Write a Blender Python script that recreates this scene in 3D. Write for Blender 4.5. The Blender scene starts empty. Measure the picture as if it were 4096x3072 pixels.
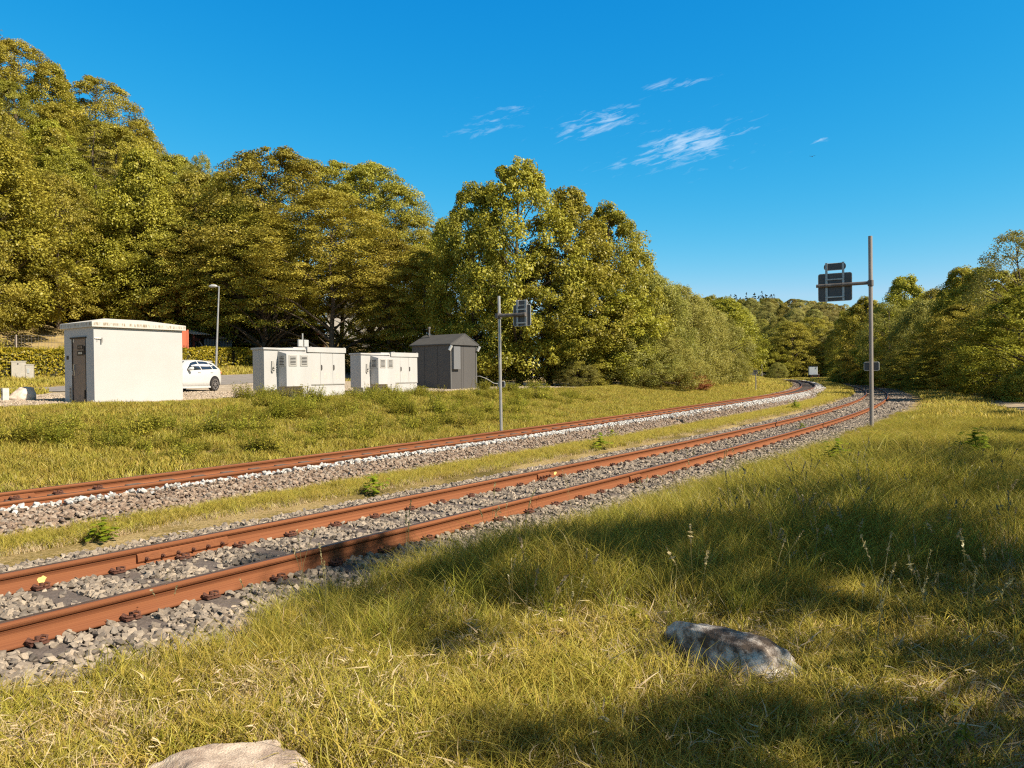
import bpy, bmesh, math, random
import numpy as np
from mathutils import Vector, Matrix
R = math.radians
sc = bpy.context.scene
col = sc.collection
rng = np.random.default_rng(7)
random.seed(7)

# ------------------------------------------------------------------ camera
F = 3100.0 / 4096.0
PITCH, ROLL, EYE = 0.009, 0.0116, 1.8
cam = bpy.data.cameras.new('camera'); cam.sensor_width = 36; cam.lens = F * 36
cam.clip_start = 0.05; cam.clip_end = 6000
camo = bpy.data.objects.new('camera', cam); col.objects.link(camo); sc.camera = camo
camo.matrix_world = Matrix.Translation((0, 0, EYE)) @ Matrix.Rotation(math.pi/2 - PITCH, 4, 'X') @ Matrix.Rotation(-ROLL, 4, 'Z')

# ------------------------------------------------------------------ light
SUN_EL, SUN_AZ = R(41), R(-29)          # azimuth measured from +X towards +Y
sun = bpy.data.lights.new('sun', 'SUN'); sun.energy = 5.0; sun.angle = R(0.5); sun.color = (1.0, 0.90, 0.74)
suno = bpy.data.objects.new('sun', sun); col.objects.link(suno)
sdir = Vector((math.cos(SUN_EL)*math.cos(SUN_AZ), math.cos(SUN_EL)*math.sin(SUN_AZ), math.sin(SUN_EL)))
suno.rotation_euler = sdir.to_track_quat('Z', 'Y').to_euler()

w = bpy.data.worlds.new('World'); sc.world = w; w.use_nodes = True
nt = w.node_tree; N = nt.nodes; Lk = nt.links
bg = N['Background']; bg.inputs[1].default_value = 0.1
sky = N.new('ShaderNodeTexSky'); sky.sky_type = 'NISHITA'; sky.sun_disc = False
sky.sun_elevation = SUN_EL; sky.sun_rotation = math.pi/2 - SUN_AZ
sky.dust_density = 0.3; sky.ozone_density = 4
def wmath(op, a, b=None, clamp=False, c=None):
    n = N.new('ShaderNodeMath'); n.operation = op; n.use_clamp = clamp
    for i, v in enumerate((a, b, c)):
        if v is None: continue
        if isinstance(v, (int, float)): n.inputs[i].default_value = v
        else: Lk.new(v, n.inputs[i])
    return n.outputs[0]
tc = N.new('ShaderNodeTexCoord'); sep = N.new('ShaderNodeSeparateXYZ'); Lk.new(tc.outputs['Generated'], sep.inputs[0])
sr = N.new('ShaderNodeSeparateColor'); Lk.new(sky.outputs[0], sr.inputs[0])
# deep clear-sky blue: each channel of the sky through its own response
SKYC = ((1.42, 2.8, 3.3), (3.6, 4.3, 0.92), (5.15, 5.8, 0.42))
ch = [wmath('MINIMUM', wmath('MULTIPLY', wmath('POWER', wmath('DIVIDE', sr.outputs[i], SKYC[i][1]), SKYC[i][2]), SKYC[i][0]), (2.3, 4.1, 5.5)[i]) for i in range(3)]
cc = N.new('ShaderNodeCombineColor')
for i in range(3): Lk.new(ch[i], cc.inputs[i])
# unseen sky above the frame, dimmed and warmed to cut blue fill light
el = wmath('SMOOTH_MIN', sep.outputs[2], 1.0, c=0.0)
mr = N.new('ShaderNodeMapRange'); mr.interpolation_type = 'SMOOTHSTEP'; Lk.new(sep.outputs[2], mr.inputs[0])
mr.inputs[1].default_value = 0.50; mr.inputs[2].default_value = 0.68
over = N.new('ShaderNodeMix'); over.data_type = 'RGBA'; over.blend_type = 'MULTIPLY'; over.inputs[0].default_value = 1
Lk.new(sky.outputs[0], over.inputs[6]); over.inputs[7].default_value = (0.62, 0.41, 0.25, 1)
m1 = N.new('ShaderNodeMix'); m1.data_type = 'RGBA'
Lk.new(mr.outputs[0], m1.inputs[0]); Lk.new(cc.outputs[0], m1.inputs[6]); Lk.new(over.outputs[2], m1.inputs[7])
# thin wisps of cloud on a high plane, in world directions
inv = wmath('DIVIDE', 1.0, wmath('MAXIMUM', sep.outputs[2], 0.03))
cx = wmath('MULTIPLY', sep.outputs[0], inv); cy = wmath('MULTIPLY', sep.outputs[1], inv)
az = wmath('ARCTAN2', sep.outputs[0], sep.outputs[1]); ele = wmath('ARCSINE', sep.outputs[2])
def wisp(px, py, wx, wy, amp, slope=0.0):
    a0 = math.atan((px-2048)/3100); e0 = math.atan((1508-py)/math.hypot(3100, px-2048))
    da = wmath('SUBTRACT', az, a0); de = wmath('SUBTRACT', wmath('SUBTRACT', ele, e0), wmath('MULTIPLY', da, slope))
    q = wmath('ADD', wmath('POWER', wmath('DIVIDE', da, wx/3100), 2), wmath('POWER', wmath('DIVIDE', de, wy/3100), 2))
    return wmath('MULTIPLY', wmath('POWER', 2.718, wmath('MULTIPLY', q, -1)), amp)
mask = None
for a in ((2760, 590, 230, 75, 1.0, .12), (2400, 500, 210, 60, .8, .2), (2720, 348, 160, 26, .72, .02), (2990, 525, 90, 18, .7, .1),
          (2580, 655, 170, 30, .75, .08), (1960, 500, 200, 70, .55, .3), (3290, 575, 40, 14, .8, .15), (2080, 435, 90, 25, .55, .3), (2650,690,420,60,.35,0)):
    v = wisp(*a); mask = v if mask is None else wmath('MAXIMUM', mask, v)
cv = N.new('ShaderNodeCombineXYZ'); Lk.new(wmath('MULTIPLY', az, 14), cv.inputs[0])
Lk.new(wmath('MULTIPLY', wmath('SUBTRACT', ele, wmath('MULTIPLY', az, .22)), 62), cv.inputs[1])
cn = N.new('ShaderNodeTexNoise'); cn.inputs['Scale'].default_value = 2.4; cn.inputs['Detail'].default_value = 7; cn.inputs['Roughness'].default_value = .62; cn.inputs['Distortion'].default_value = .4
Lk.new(cv.outputs[0], cn.inputs['Vector'])
cr = wmath('MULTIPLY', wmath('SUBTRACT', wmath('ADD', cn.outputs[0], wmath('MULTIPLY', mask, .3)), .66), 5.0, clamp=True)
cr = wmath('MULTIPLY', wmath('MULTIPLY', cr, mask), .75, clamp=True)
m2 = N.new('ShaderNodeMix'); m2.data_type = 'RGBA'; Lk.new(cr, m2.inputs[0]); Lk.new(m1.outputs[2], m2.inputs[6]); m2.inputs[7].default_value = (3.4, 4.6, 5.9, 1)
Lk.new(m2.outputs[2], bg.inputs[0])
sc.view_settings.view_transform = 'Standard'; sc.view_settings.look = 'None'
sc.view_settings.exposure = 0.8; sc.view_settings.gamma = 1
sc.cycles.max_bounces = 5; sc.cycles.transparent_max_bounces = 4; sc.cycles.diffuse_bounces = 3; sc.cycles.use_denoising = False; sc.cycles.filter_width = 1.2

# ------------------------------------------------------------------ materials
MATS = {}
def node_mat(name):
    m = bpy.data.materials.new(name); m.use_nodes = True; return m, m.node_tree, m.node_tree.nodes['Principled BSDF']
def mat(name, c, rough=.6, metal=0, var=.12, scale=6., bump=0., c2=None, streak=False, spec=.4, coord='Object'):
    """procedural: base colour broken up by two octaves of noise, optional bump"""
    if name in MATS: return MATS[name]
    m, t, b = node_mat(name); n = t.nodes; l = t.links
    tcn = n.new('ShaderNodeTexCoord'); mp = n.new('ShaderNodeMapping'); l.new(tcn.outputs[coord], mp.inputs[0])
    if streak: mp.inputs['Scale'].default_value = (1, 1, .15)
    nz = n.new('ShaderNodeTexNoise'); nz.inputs['Scale'].default_value = scale; nz.inputs['Detail'].default_value = 8; nz.inputs['Roughness'].default_value = .65
    l.new(mp.outputs[0], nz.inputs['Vector'])
    r = n.new('ShaderNodeValToRGB'); c2 = c2 or tuple(v*(1-var*2.5) for v in c)
    r.color_ramp.elements[0].position = .32; r.color_ramp.elements[1].position = .68
    r.color_ramp.elements[0].color = (*c2, 1); r.color_ramp.elements[1].color = (*c, 1)
    l.new(nz.outputs[0], r.inputs[0]); l.new(r.outputs[0], b.inputs['Base Color'])
    b.inputs['Roughness'].default_value = rough; b.inputs['Metallic'].default_value = metal
    b.inputs['Specular IOR Level'].default_value = spec
    if bump:
        nb = n.new('ShaderNodeTexNoise'); nb.inputs['Scale'].default_value = scale*5; nb.inputs['Detail'].default_value = 6; l.new(mp.outputs[0], nb.inputs['Vector'])
        bm_ = n.new('ShaderNodeBump'); bm_.inputs['Strength'].default_value = bump; bm_.inputs['Distance'].default_value = .02
        l.new(nb.outputs[0], bm_.inputs['Height']); l.new(bm_.outputs[0], b.inputs['Normal'])
    MATS[name] = m; return m
def leaf_mat(name, ca, cb, trans=.35, objvar=.25, upn=0):
    """foliage: colour runs between two real leaf colours by leaf and by plant; light also passes through"""
    m, t, b = node_mat(name); n = t.nodes; l = t.links
    at = n.new('ShaderNodeAttribute'); at.attribute_name = 'tint'
    oi = n.new('ShaderNodeObjectInfo')
    mx = n.new('ShaderNodeMix'); mx.data_type = 'RGBA'; mx.inputs[6].default_value = (*ca, 1); mx.inputs[7].default_value = (*cb, 1)
    l.new(at.outputs['Fac'], mx.inputs[0])
    hs = n.new('ShaderNodeHueSaturation')
    r1 = n.new('ShaderNodeMapRange'); l.new(oi.outputs['Random'], r1.inputs[0]); r1.inputs[3].default_value = 1-objvar; r1.inputs[4].default_value = 1+objvar
    r2 = n.new('ShaderNodeMath'); r2.operation = 'MULTIPLY'; l.new(oi.outputs['Random'], r2.inputs[0]); r2.inputs[1].default_value = 7.31
    r3 = n.new('ShaderNodeMath'); r3.operation = 'FRACT'; l.new(r2.outputs[0], r3.inputs[0])
    r4 = n.new('ShaderNodeMapRange'); l.new(r3.outputs[0], r4.inputs[0]); r4.inputs[3].default_value = .5-.045*objvar*2; r4.inputs[4].default_value = .5+.045*objvar*2
    l.new(r1.outputs[0], hs.inputs['Value']); l.new(r4.outputs[0], hs.inputs['Hue']); l.new(mx.outputs[2], hs.inputs['Color'])
    d = n.new('ShaderNodeBsdfDiffuse'); tr = n.new('ShaderNodeBsdfTranslucent'); gl = n.new('ShaderNodeBsdfGlossy'); gl.inputs['Roughness'].default_value = .45
    if upn:                                   # a sward of blades shades as a field, not as single cards
        ge = n.new('ShaderNodeNewGeometry'); vm = n.new('ShaderNodeMix'); vm.data_type = 'VECTOR'; vm.inputs[0].default_value = upn; l.new(ge.outputs['Normal'], vm.inputs[4]); vm.inputs[5].default_value = (0, 0, 1)
        vn = n.new('ShaderNodeVectorMath'); vn.operation = 'NORMALIZE'; l.new(vm.outputs[1], vn.inputs[0]); l.new(vn.outputs[0], d.inputs['Normal'])
    l.new(hs.outputs[0], d.inputs[0]); l.new(hs.outputs[0], tr.inputs[0]); gl.inputs[0].default_value = (.8, .8, .75, 1)
    s1 = n.new('ShaderNodeMixShader'); s1.inputs[0].default_value = trans; l.new(d.outputs[0], s1.inputs[1]); l.new(tr.outputs[0], s1.inputs[2])
    s2 = n.new('ShaderNodeMixShader'); s2.inputs[0].default_value = .02; l.new(s1.outputs[0], s2.inputs[1]); l.new(gl.outputs[0], s2.inputs[2])
    l.new(s2.outputs[0], n['Material Output'].inputs['Surface']); n.remove(b)
    MATS[name] = m; return m
M_maple = leaf_mat('maple_leaf', (.13, .13, .008), (.53, .47, .065), .34, .15)
M_beech = leaf_mat('beech_leaf', (.125, .118, .010), (.54, .46, .070), .30, .16)
M_willow = leaf_mat('willow_leaf', (.20, .20, .035), (.46, .41, .10), .40, .12)
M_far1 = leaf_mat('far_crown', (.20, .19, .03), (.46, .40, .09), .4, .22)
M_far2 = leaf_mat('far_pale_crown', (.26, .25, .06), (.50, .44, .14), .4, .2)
M_spruce = leaf_mat('spruce_needle', (.03, .04, .014), (.075, .08, .03), .1, .2)
M_larch = leaf_mat('larch_needle', (.16, .15, .035), (.30, .25, .07), .35, .15)
M_hedge = leaf_mat('hedge_leaf', (.16, .16, .010), (.52, .40, .03), .4, .05)
M_weed = leaf_mat('weed_leaf', (.10, .11, .010), (.48, .43, .06), .3, .2)
M_redtwig = leaf_mat('red_twig', (.16, .06, .02), (.30, .12, .04), .2, .1)
M_grass = leaf_mat('grass_blade', (.27, .24, .026), (.66, .53, .11), .4, .2, .75)
M_tallgrass = leaf_mat('tall_grass_blade', (.11, .115, .009), (.60, .50, .085), .45, .25, .4)
M_straw = leaf_mat('dry_grass_blade', (.46, .34, .16), (.72, .58, .36), .4, .15, .5)
M_seed = leaf_mat('seed_head', (.22, .19, .08), (.36, .30, .16), .3, .2)
M_seedling = leaf_mat('seedling_leaf', (.13, .20, .012), (.34, .36, .03), .45, .1)
M_bark = mat('bark', (.12, .085, .055), .9, var=.25, scale=9, bump=.6, streak=True)
M_wall = mat('cream_render', (.45, .435, .42), .85, var=.05, scale=1.1, bump=.03, c2=(.425, .405, .385))
M_conc = mat('stained_roof_slab', (.48, .45, .40), .9, var=.04, scale=2, bump=.15)
M_door = mat('brown_steel', (.20, .145, .12), .5, var=.06)
M_dark = mat('black_gap', (.015, .012, .012), .6)
M_cab = mat('white_cabinet_paint', (.46, .445, .43), .5, scale=1.3, c2=(.40, .385, .365), streak=True)
M_slat = mat('louvre_paint', (.38, .36, .33), .45, var=.05)
M_shed = mat('grey_shed_cladding', (.085, .079, .076), .6, var=.04, scale=1.2, streak=True)
M_shed2 = mat('grey_shed_roof', (.075, .072, .07), .6, var=.08, scale=2.5)
M_panelb = mat('pale_grey_box', (.16, .16, .165), .45, var=.03)
M_galv = mat('galvanised_steel', (.50, .47, .44), .42, .55, var=.12, scale=5)
M_galvd = mat('weathered_galvanised', (.21, .185, .17), .55, .3, var=.25, scale=4, streak=True)
M_signb = mat('sign_back', (.095, .09, .088), .5, .2, var=.1)
M_signe = mat('sign_edge', (.55, .55, .53), .4, .3, var=.05)
M_signf = mat('sign_face', (.75, .74, .70), .5)
M_text = mat('black_lettering', (.02, .02, .02), .6)
M_rust = mat('rusty_rail_steel', (.28, .108, .046), .8, .0, var=.12, scale=16, bump=.35, c2=(.15, .052, .024), spec=.15, coord='Generated')
M_railtop = mat('rail_running_surface', (.20, .115, .075), .42, .45, var=.15, scale=3, c2=(.10, .06, .045))
M_rust2 = mat('dark_rust', (.17, .07, .045), .85, .1, var=.25, scale=20, bump=.4)
M_sleeper = mat('weathered_sleeper', (.17, .135, .115), .9, var=.2, scale=10, bump=.6)
M_paint = mat('yellow_paint_mark', (.85, .70, .22), .7)
M_carw = mat('white_car_paint', (.56, .55, .53), .25, var=.005, spec=.6)
M_glass = mat('tinted_glass', (.02, .025, .03), .06, 0, var=.0, spec=.8)
M_tyre = mat('tyre_rubber', (.035, .03, .028), .85)
M_alloy = mat('alloy_wheel', (.42, .38, .36), .35, .6)
M_red = mat('red_container', (.50, .13, .065), .6, var=.08, streak=True)
M_corr = mat('corrugated_sheet', (.17, .16, .155), .55, .3, var=.2, scale=3, streak=True)
M_corrl = mat('pale_corrugated_roof', (.40, .33, .28), .7, var=.12)
M_redwood = mat('red_painted_wood', (.13, .025, .012), .8, var=.2, streak=True)
M_house = mat('pale_house_wall', (.60, .57, .55), .85, var=.03)
M_tile = mat('dark_roof', (.16, .14, .13), .8, var=.1)
M_white = mat('white_window_frame', (.8, .78, .74), .5)
M_grass_g = None

def tag(o, label=None, cat=None, group=None, kind=None):
    if label: o['label'] = label
    if cat: o['category'] = cat
    if group: o['group'] = group
    if kind: o['kind'] = kind
    return o
def empty(name, loc=(0, 0, 0), rz=0, label=None, cat=None, group=None):
    o = bpy.data.objects.new(name, None); o.empty_display_size = .2; col.objects.link(o)
    o.location = loc; o.rotation_euler = (0, 0, rz); return tag(o, label, cat, group)
def mesh_np(name, V, Fc, smooth=False):
    """Fc: (k,4) or (k,3) int array"""
    me = bpy.data.meshes.new(name); V = np.asarray(V, np.float32); Fc = np.asarray(Fc, np.int32)
    me.vertices.add(len(V)); me.vertices.foreach_set('co', V.ravel())
    k = Fc.shape[1]; me.loops.add(Fc.size); me.loops.foreach_set('vertex_index', Fc.ravel())
    me.polygons.add(len(Fc)); me.polygons.foreach_set('loop_start', np.arange(len(Fc), dtype=np.int32)*k)
    if smooth: me.polygons.foreach_set('use_smooth', np.ones(len(Fc), bool))
    me.update(); me.validate(); return me
def link(name, me, m=None, parent=None):
    if m is not None and not me.materials: me.materials.append(m)
    o = bpy.data.objects.new(name, me); col.objects.link(o)
    if parent is not None: o.parent = parent
    return o
class MB:
    def __init__(s): s.v = []; s.f = []
    def add(s, vs, fs):
        b = len(s.v); s.v += [tuple(v) for v in vs]; s.f += [tuple(i+b for i in f) for f in fs]; return s
    def box(s, x0, x1, y0, y1, z0, z1, M=None):
        vs = [Vector((x, y, z)) for z in (z0, z1) for y in (y0, y1) for x in (x0, x1)]
        if M: vs = [M @ v for v in vs]
        return s.add(vs, [(0, 2, 3, 1), (4, 5, 7, 6), (0, 1, 5, 4), (2, 6, 7, 3), (0, 4, 6, 2), (1, 3, 7, 5)])
    def tube(s, pts, rad, seg=10, cap=True):
        pts = [Vector(p) for p in pts]; k = len(pts)
        rr = [float(q) for q in rad] if isinstance(rad, (list, tuple)) else [float(rad)]*k
        vs = []; up = Vector((0, 0, 1))
        for i, p in enumerate(pts):
            d = (pts[min(i+1, k-1)] - pts[max(i-1, 0)]).normalized()
            a = d.cross(up) if abs(d.dot(up)) < .95 else d.cross(Vector((1, 0, 0)))
            a.normalize(); b = d.cross(a)
            for j in range(seg):
                t = 2*math.pi*j/seg; vs.append(p + rr[i]*(math.cos(t)*a + math.sin(t)*b))
        fs = [(i*seg+j, i*seg+(j+1) % seg, (i+1)*seg+(j+1) % seg, (i+1)*seg+j) for i in range(k-1) for j in range(seg)]
        if cap: fs += [tuple(range(seg-1, -1, -1)), tuple(range((k-1)*seg, k*seg))]
        return s.add(vs, fs)
    def prism(s, poly, a, b, axis='y'):
        """poly in the two other axes, extruded from a to b"""
        n = len(poly)
        def P(u, v, t): return {'y': (u, t, v), 'x': (t, u, v), 'z': (u, v, t)}[axis]
        vs = [P(u, v, a) for u, v in poly] + [P(u, v, b) for u, v in poly]
        return s.add(vs, [tuple(range(n)), tuple(range(2*n-1, n-1, -1))] + [(i, i+n, (i+1) % n+n, (i+1) % n) for i in range(n)])
    def build(s, name, m, parent=None, bevel=0, smooth=False):
        me = bpy.data.meshes.new(name); me.from_pydata(s.v, [], s.f); me.update()
        bm = bmesh.new(); bm.from_mesh(me); bmesh.ops.recalc_face_normals(bm, faces=bm.faces)
        if bevel: bmesh.ops.bevel(bm, geom=bm.edges, offset=bevel, segments=2, affect='EDGES', profile=.6, clamp_overlap=True)
        if smooth:
            for f in bm.faces: f.smooth = True
        bm.to_mesh(me); bm.free()
        return link(name, me, m, parent)
def rbox(w, h, r, n=4):
    p = []
    for cx_, cy_, a0 in ((w/2-r, h/2-r, 0), (-w/2+r, h/2-r, 90), (-w/2+r, -h/2+r, 180), (w/2-r, -h/2+r, 270)):
        for k in range(n+1): a = R(a0+90*k/n); p.append((cx_+r*math.cos(a), cy_+r*math.sin(a)))
    return p
TXT = {}
def text(s, size, m, parent, name='lettering', depth=.001):
    c = bpy.data.curves.new(name, 'FONT'); c.body = s; c.size = size; c.extrude = depth; c.align_x = 'CENTER'; c.align_y = 'CENTER'
    t = bpy.data.objects.new('tmp', c); col.objects.link(t)
    me = bpy.data.meshes.new_from_object(t.evaluated_get(bpy.context.evaluated_depsgraph_get()))
    bpy.data.objects.remove(t); me.materials.clear()
    return link(name, me, m, parent)

# ------------------------------------------------------------------ the lie of the land
C60, S60 = math.cos(R(60)), math.sin(R(60))
def to_sn(x, y): return x*C60 + y*S60, -x*S60 + y*C60
def to_xy(s, n): return s*C60 - n*S60, s*S60 + n*C60
PM = [7.001513164874402e-10, -2.9806089645437063e-07, 4.18434498827854e-05, -0.001016307713675636, -0.046567237979864375, 11.772969336927748]
PS = [-4.5740290436974726e-08, 9.09008303900835e-06, 0.0009241005346185736, -0.10426718815537558, 6.655981257054932]
def _ex(P, s, lo, hi, k):
    s = np.asarray(s, float); c = np.clip(s, lo, hi); v = np.polyval(P, c); d = np.polyval(np.polyder(P), c)
    e = np.maximum(s-hi, 0); return v + d*(s-c) + k*e*e
def nmain(s): return _ex(PM, s, 0, 165, .0013)
def rise(s): return .20*ss(5, 45, s)          # the main line climbs onto a low ballast bank
def nsid(s): return _ex(PS, s, -12, 112, .0006)
def ss(a, b, x): t = np.clip((np.asarray(x, float)-a)/(b-a), 0, 1); return t*t*(3-2*t)
def tz(x, y, corr=True):
    x = np.asarray(x, float); y = np.asarray(y, float)
    s, n = to_sn(x, y); m = n - nmain(s); r = np.hypot(x, y)
    b1 = np.interp(m, [2.0, 3.0, 8.5, 13, 18], [.05, .12, 1.10, 1.17, 1.26])
    b2 = np.interp(m, [18, 26, 33, 40, 60, 120, 200], [0, .54, 1.34, 1.85, 3.2, 5.7, 7.7])
    z = np.where(m > 2, b1, .05) + b2*(.6+.4*ss(20, 42, s))*(1-.55*ss(110, 180, s))
    q = np.clip(m-37, 0, 75)
    z = z + (.26*q + .0052*np.clip(q-12, 0, 70)**2)*(1-ss(42, 112, s))
    th = np.degrees(np.arctan2(x, y))
    z = z + (.12*ss(150, 230, r) + 26*ss(245, 400, r)*ss(3, 11, th) - .0*r)*1.0
    o = nsid(s) - n                                    # to the right of the siding
    z = z + np.where(o > 2.2, .06*ss(2.2, 4.5, o), 0)
    z = z + .035*np.sin(x*.9+y*.4)*np.sin(y*.7-x*.3)*ss(2.4, 4, np.abs(m))*ss(2.2, 3.5, np.abs(o))
    if corr:
        z = z - .12*(1-ss(1.9, 2.5, np.abs(m))) - .14*(1-ss(1.5, 2.0, np.abs(o)))
    return z
def TZ(x, y): return float(tz(x, y))
def px_to(px, Y): return (px-2048)/3100.0*Y
def hor(px): return 1508-(px-2048)*ROLL
def z_at(px, py, Y): return EYE + (hor(px)-py)/3100.0*Y

# ------------------------------------------------------------------ ground sheets
def ground_mat(name, cols, scale, bump, det=.7, fine=14):
    m, t, b = node_mat(name); n = t.nodes; l = t.links
    tcn = n.new('ShaderNodeTexCoord')
    a = n.new('ShaderNodeTexNoise'); a.inputs['Scale'].default_value = scale; a.inputs['Detail'].default_value = 8; l.new(tcn.outputs['Object'], a.inputs['Vector'])
    f = n.new('ShaderNodeTexNoise'); f.inputs['Scale'].default_value = fine; f.inputs['Detail'].default_value = 9; f.inputs['Roughness'].default_value = det; l.new(tcn.outputs['Object'], f.inputs['Vector'])
    ad = n.new('ShaderNodeMath'); ad.operation = 'MULTIPLY_ADD'; l.new(f.outputs[0], ad.inputs[0]); ad.inputs[1].default_value = .9
    sb = n.new('ShaderNodeMath'); sb.operation = 'SUBTRACT'; l.new(a.outputs[0], sb.inputs[0]); sb.inputs[1].default_value = .45; l.new(sb.outputs[0], ad.inputs[2])
    r = n.new('ShaderNodeValToRGB'); e = r.color_ramp.elements
    e[0].position = .3; e[0].color = (*cols[0], 1); e[1].position = .75; e[1].color = (*cols[-1], 1)
    for i, c in enumerate(cols[1:-1]): q = e.new(.3+.45*(i+1)/(len(cols)-1)); q.color = (*c, 1)
    l.new(ad.outputs[0], r.inputs[0]); l.new(r.outputs[0], b.inputs['Base Color']); b.inputs['Roughness'].default_value = .95; b.inputs['Specular IOR Level'].default_value = .15
    bp = n.new('ShaderNodeBump'); bp.inputs['Strength'].default_value = bump; bp.inputs['Distance'].default_value = .05; l.new(f.outputs[0], bp.inputs['Height']); l.new(bp.outputs[0], b.inputs['Normal'])
    MATS[name] = m; return m
G_soil = ground_mat('grassy_earth', [(.10, .08, .02), (.24, .175, .06), (.40, .29, .14), (.26, .22, .05)], .6, .9, fine=22)
G_ball = ground_mat('ballast_bed', [(.09, .075, .065), (.22, .18, .155), (.34, .29, .25)], 5, .8)
G_grav = ground_mat('pale_gravel', [(.30, .23, .16), (.44, .36, .27), (.52, .44, .35)], 3, .8, fine=60)
G_asph = ground_mat('asphalt', [(.20, .18, .17), (.27, .245, .23)], 2, .2, fine=50)
G_path = ground_mat('trodden_path', [(.20, .155, .10), (.36, .28, .19), (.46, .37, .26)], 2, .5, fine=25)

def grid_mesh(name, us, vs, fn, m, smooth=True):
    U, Vv = np.meshgrid(us, vs, indexing='ij'); X, Y, Z = fn(U, Vv)
    P = np.stack([X, Y, Z], -1).reshape(-1, 3); nu, nv = len(us), len(vs)
    i = np.arange(nu-1)[:, None]*nv + np.arange(nv-1)[None]
    Fc = np.stack([i, i+nv, i+nv+1, i+1], -1).reshape(-1, 4)
    return link(name, mesh_np(name, P, Fc, smooth), m)
def axis(parts): return np.unique(np.concatenate([np.arange(a, b, d) for a, b, d in parts]))
US = axis([(-60, -10, 5), (-10, 40, .35), (40, 120, 1.2), (120, 420, 5), (420, 3000, 120)])
VS = axis([(-2500, -200, 120), (-200, -60, 10), (-60, -12, 2), (-12, 16, .3), (16, 40, .6), (40, 120, 2), (120, 400, 8), (400, 2500, 120)])
def gfn(s, n): x, y = to_xy(s, n); return x, y, tz(x, y)
g = grid_mesh('ground', US, VS, gfn, G_soil); tag(g, kind='structure')

def up_w(o): return np.interp(o, [-2.4, -1.6, 1.25, 2.25], [0, 1, 1, 0])
def strip(name, us, pts, nfun, m, lift=0):
    """sheet following a track: pts = cross-section (offset to the right, height)"""
    off = np.array([p[0] for p in pts]); zz = np.array([p[1] for p in pts])
    ar = np.arange(len(pts)); oo = np.interp(np.linspace(0, len(pts)-1, len(pts)*3-2), ar, off); zi = np.interp(np.linspace(0, len(pts)-1, len(pts)*3-2), ar, zz)
    def fn(s, k):
        k = k.astype(int); o = oo[k]; d = (nfun(s+.05)-nfun(s-.05))/.1; L = np.sqrt(1+d*d)
        x, y = to_xy(s + o*d/L, nfun(s) - o/L); return x, y, zi[k]+lift+(rise(s)*up_w(o) if nfun is nmain else 0)
    return tag(grid_mesh(name, us, np.arange(len(oo)), fn, m), kind='structure')
RZM_R, RZM_L = .08, .008     # rail foot heights, main track (canted)
MAIN_X = [(-2.4, -.10), (-1.9, .03), (-1.3, .03), (-.7, -.02), (0, -.02), (.7, .02), (.95, .13), (1.25, .13), (1.7, .07), (2.35, -.05)]
SID_X = [(-2.3, -.06), (-1.7, -.015), (0, -.02), (1.5, -.02), (2.0, .0), (2.5, -.05)]
strip('main_track_ballast', axis([(-14, 60, .5), (60, 235, 1.5)]), MAIN_X, nmain, G_ball)
strip('siding_ballast', axis([(-14, 60, .5), (60, 150, 1.5)]), SID_X, nsid, G_ball)
def prof_z(P, o): return np.interp(o, [p[0] for p in P], [p[1] for p in P])

def poly_sheet(name, pts_sn, m, lift, step=1.0):
    """sheet over the terrain inside a quad-strip given as [(s, n0, n1)...] using main-track offsets"""
    S_ = np.array([p[0] for p in pts_sn]); A = np.array([p[1] for p in pts_sn]); B = np.array([p[2] for p in pts_sn])
    us = np.arange(S_[0], S_[-1]+step, step); vs = np.linspace(0, 1, 14)
    def fn(s, v):
        a = np.interp(s, S_, A); b = np.interp(s, S_, B); mm = a+(b-a)*v; x, y = to_xy(s, nmain(s)+mm); return x, y, tz(x, y)+lift
    return tag(grid_mesh(name, us, vs, fn, m), kind='structure')
poly_sheet('gravel_yard', [(-6, 11.2, 16), (6, 11.2, 17.5), (14, 10.6, 18), (20, 9.0, 22), (30, 8.7, 24.5), (40, 8.9, 24), (50, 9.5, 21), (58, 11, 16)], G_grav, .012)
poly_sheet('road', [(-30, 20.3, 24.5), (20, 21.5, 25.5), (32, 24.8, 30.0), (60, 24.5, 30.5), (100, 23, 29)], G_asph, .02)
# footpath along the wood on the right
PATH = [(9, 8), (12.5, 15), (16.8, 23), (21.5, 33), (28, 46), (36, 61), (45, 80)]
pp = []
for (a, b) in zip(PATH[:-1], PATH[1:]):
    for t in np.linspace(0, 1, 12, endpoint=False): pp.append((a[0]+(b[0]-a[0])*t, a[1]+(b[1]-a[1])*t))
pv = []
for i, (x, y) in enumerate(pp):
    a = pp[max(i-1, 0)]; b = pp[min(i+1, len(pp)-1)]; d = Vector((b[0]-a[0], b[1]-a[1])).normalized(); nn = Vector((d.y, -d.x))
    for k in range(7):
        o = (k/6)*2.6-.2+.25*math.sin(i*.7)*(k in (0, 6)); q = Vector((x, y))+nn*o; pv.append((q.x, q.y, TZ(q.x, q.y)+.02))
pf = [(i*7+k, i*7+k+1, (i+1)*7+k+1, (i+1)*7+k) for i in range(len(pp)-1) for k in range(6)]
tag(link('footpath', mesh_np('footpath', pv, pf, True), G_path), kind='structure')

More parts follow.
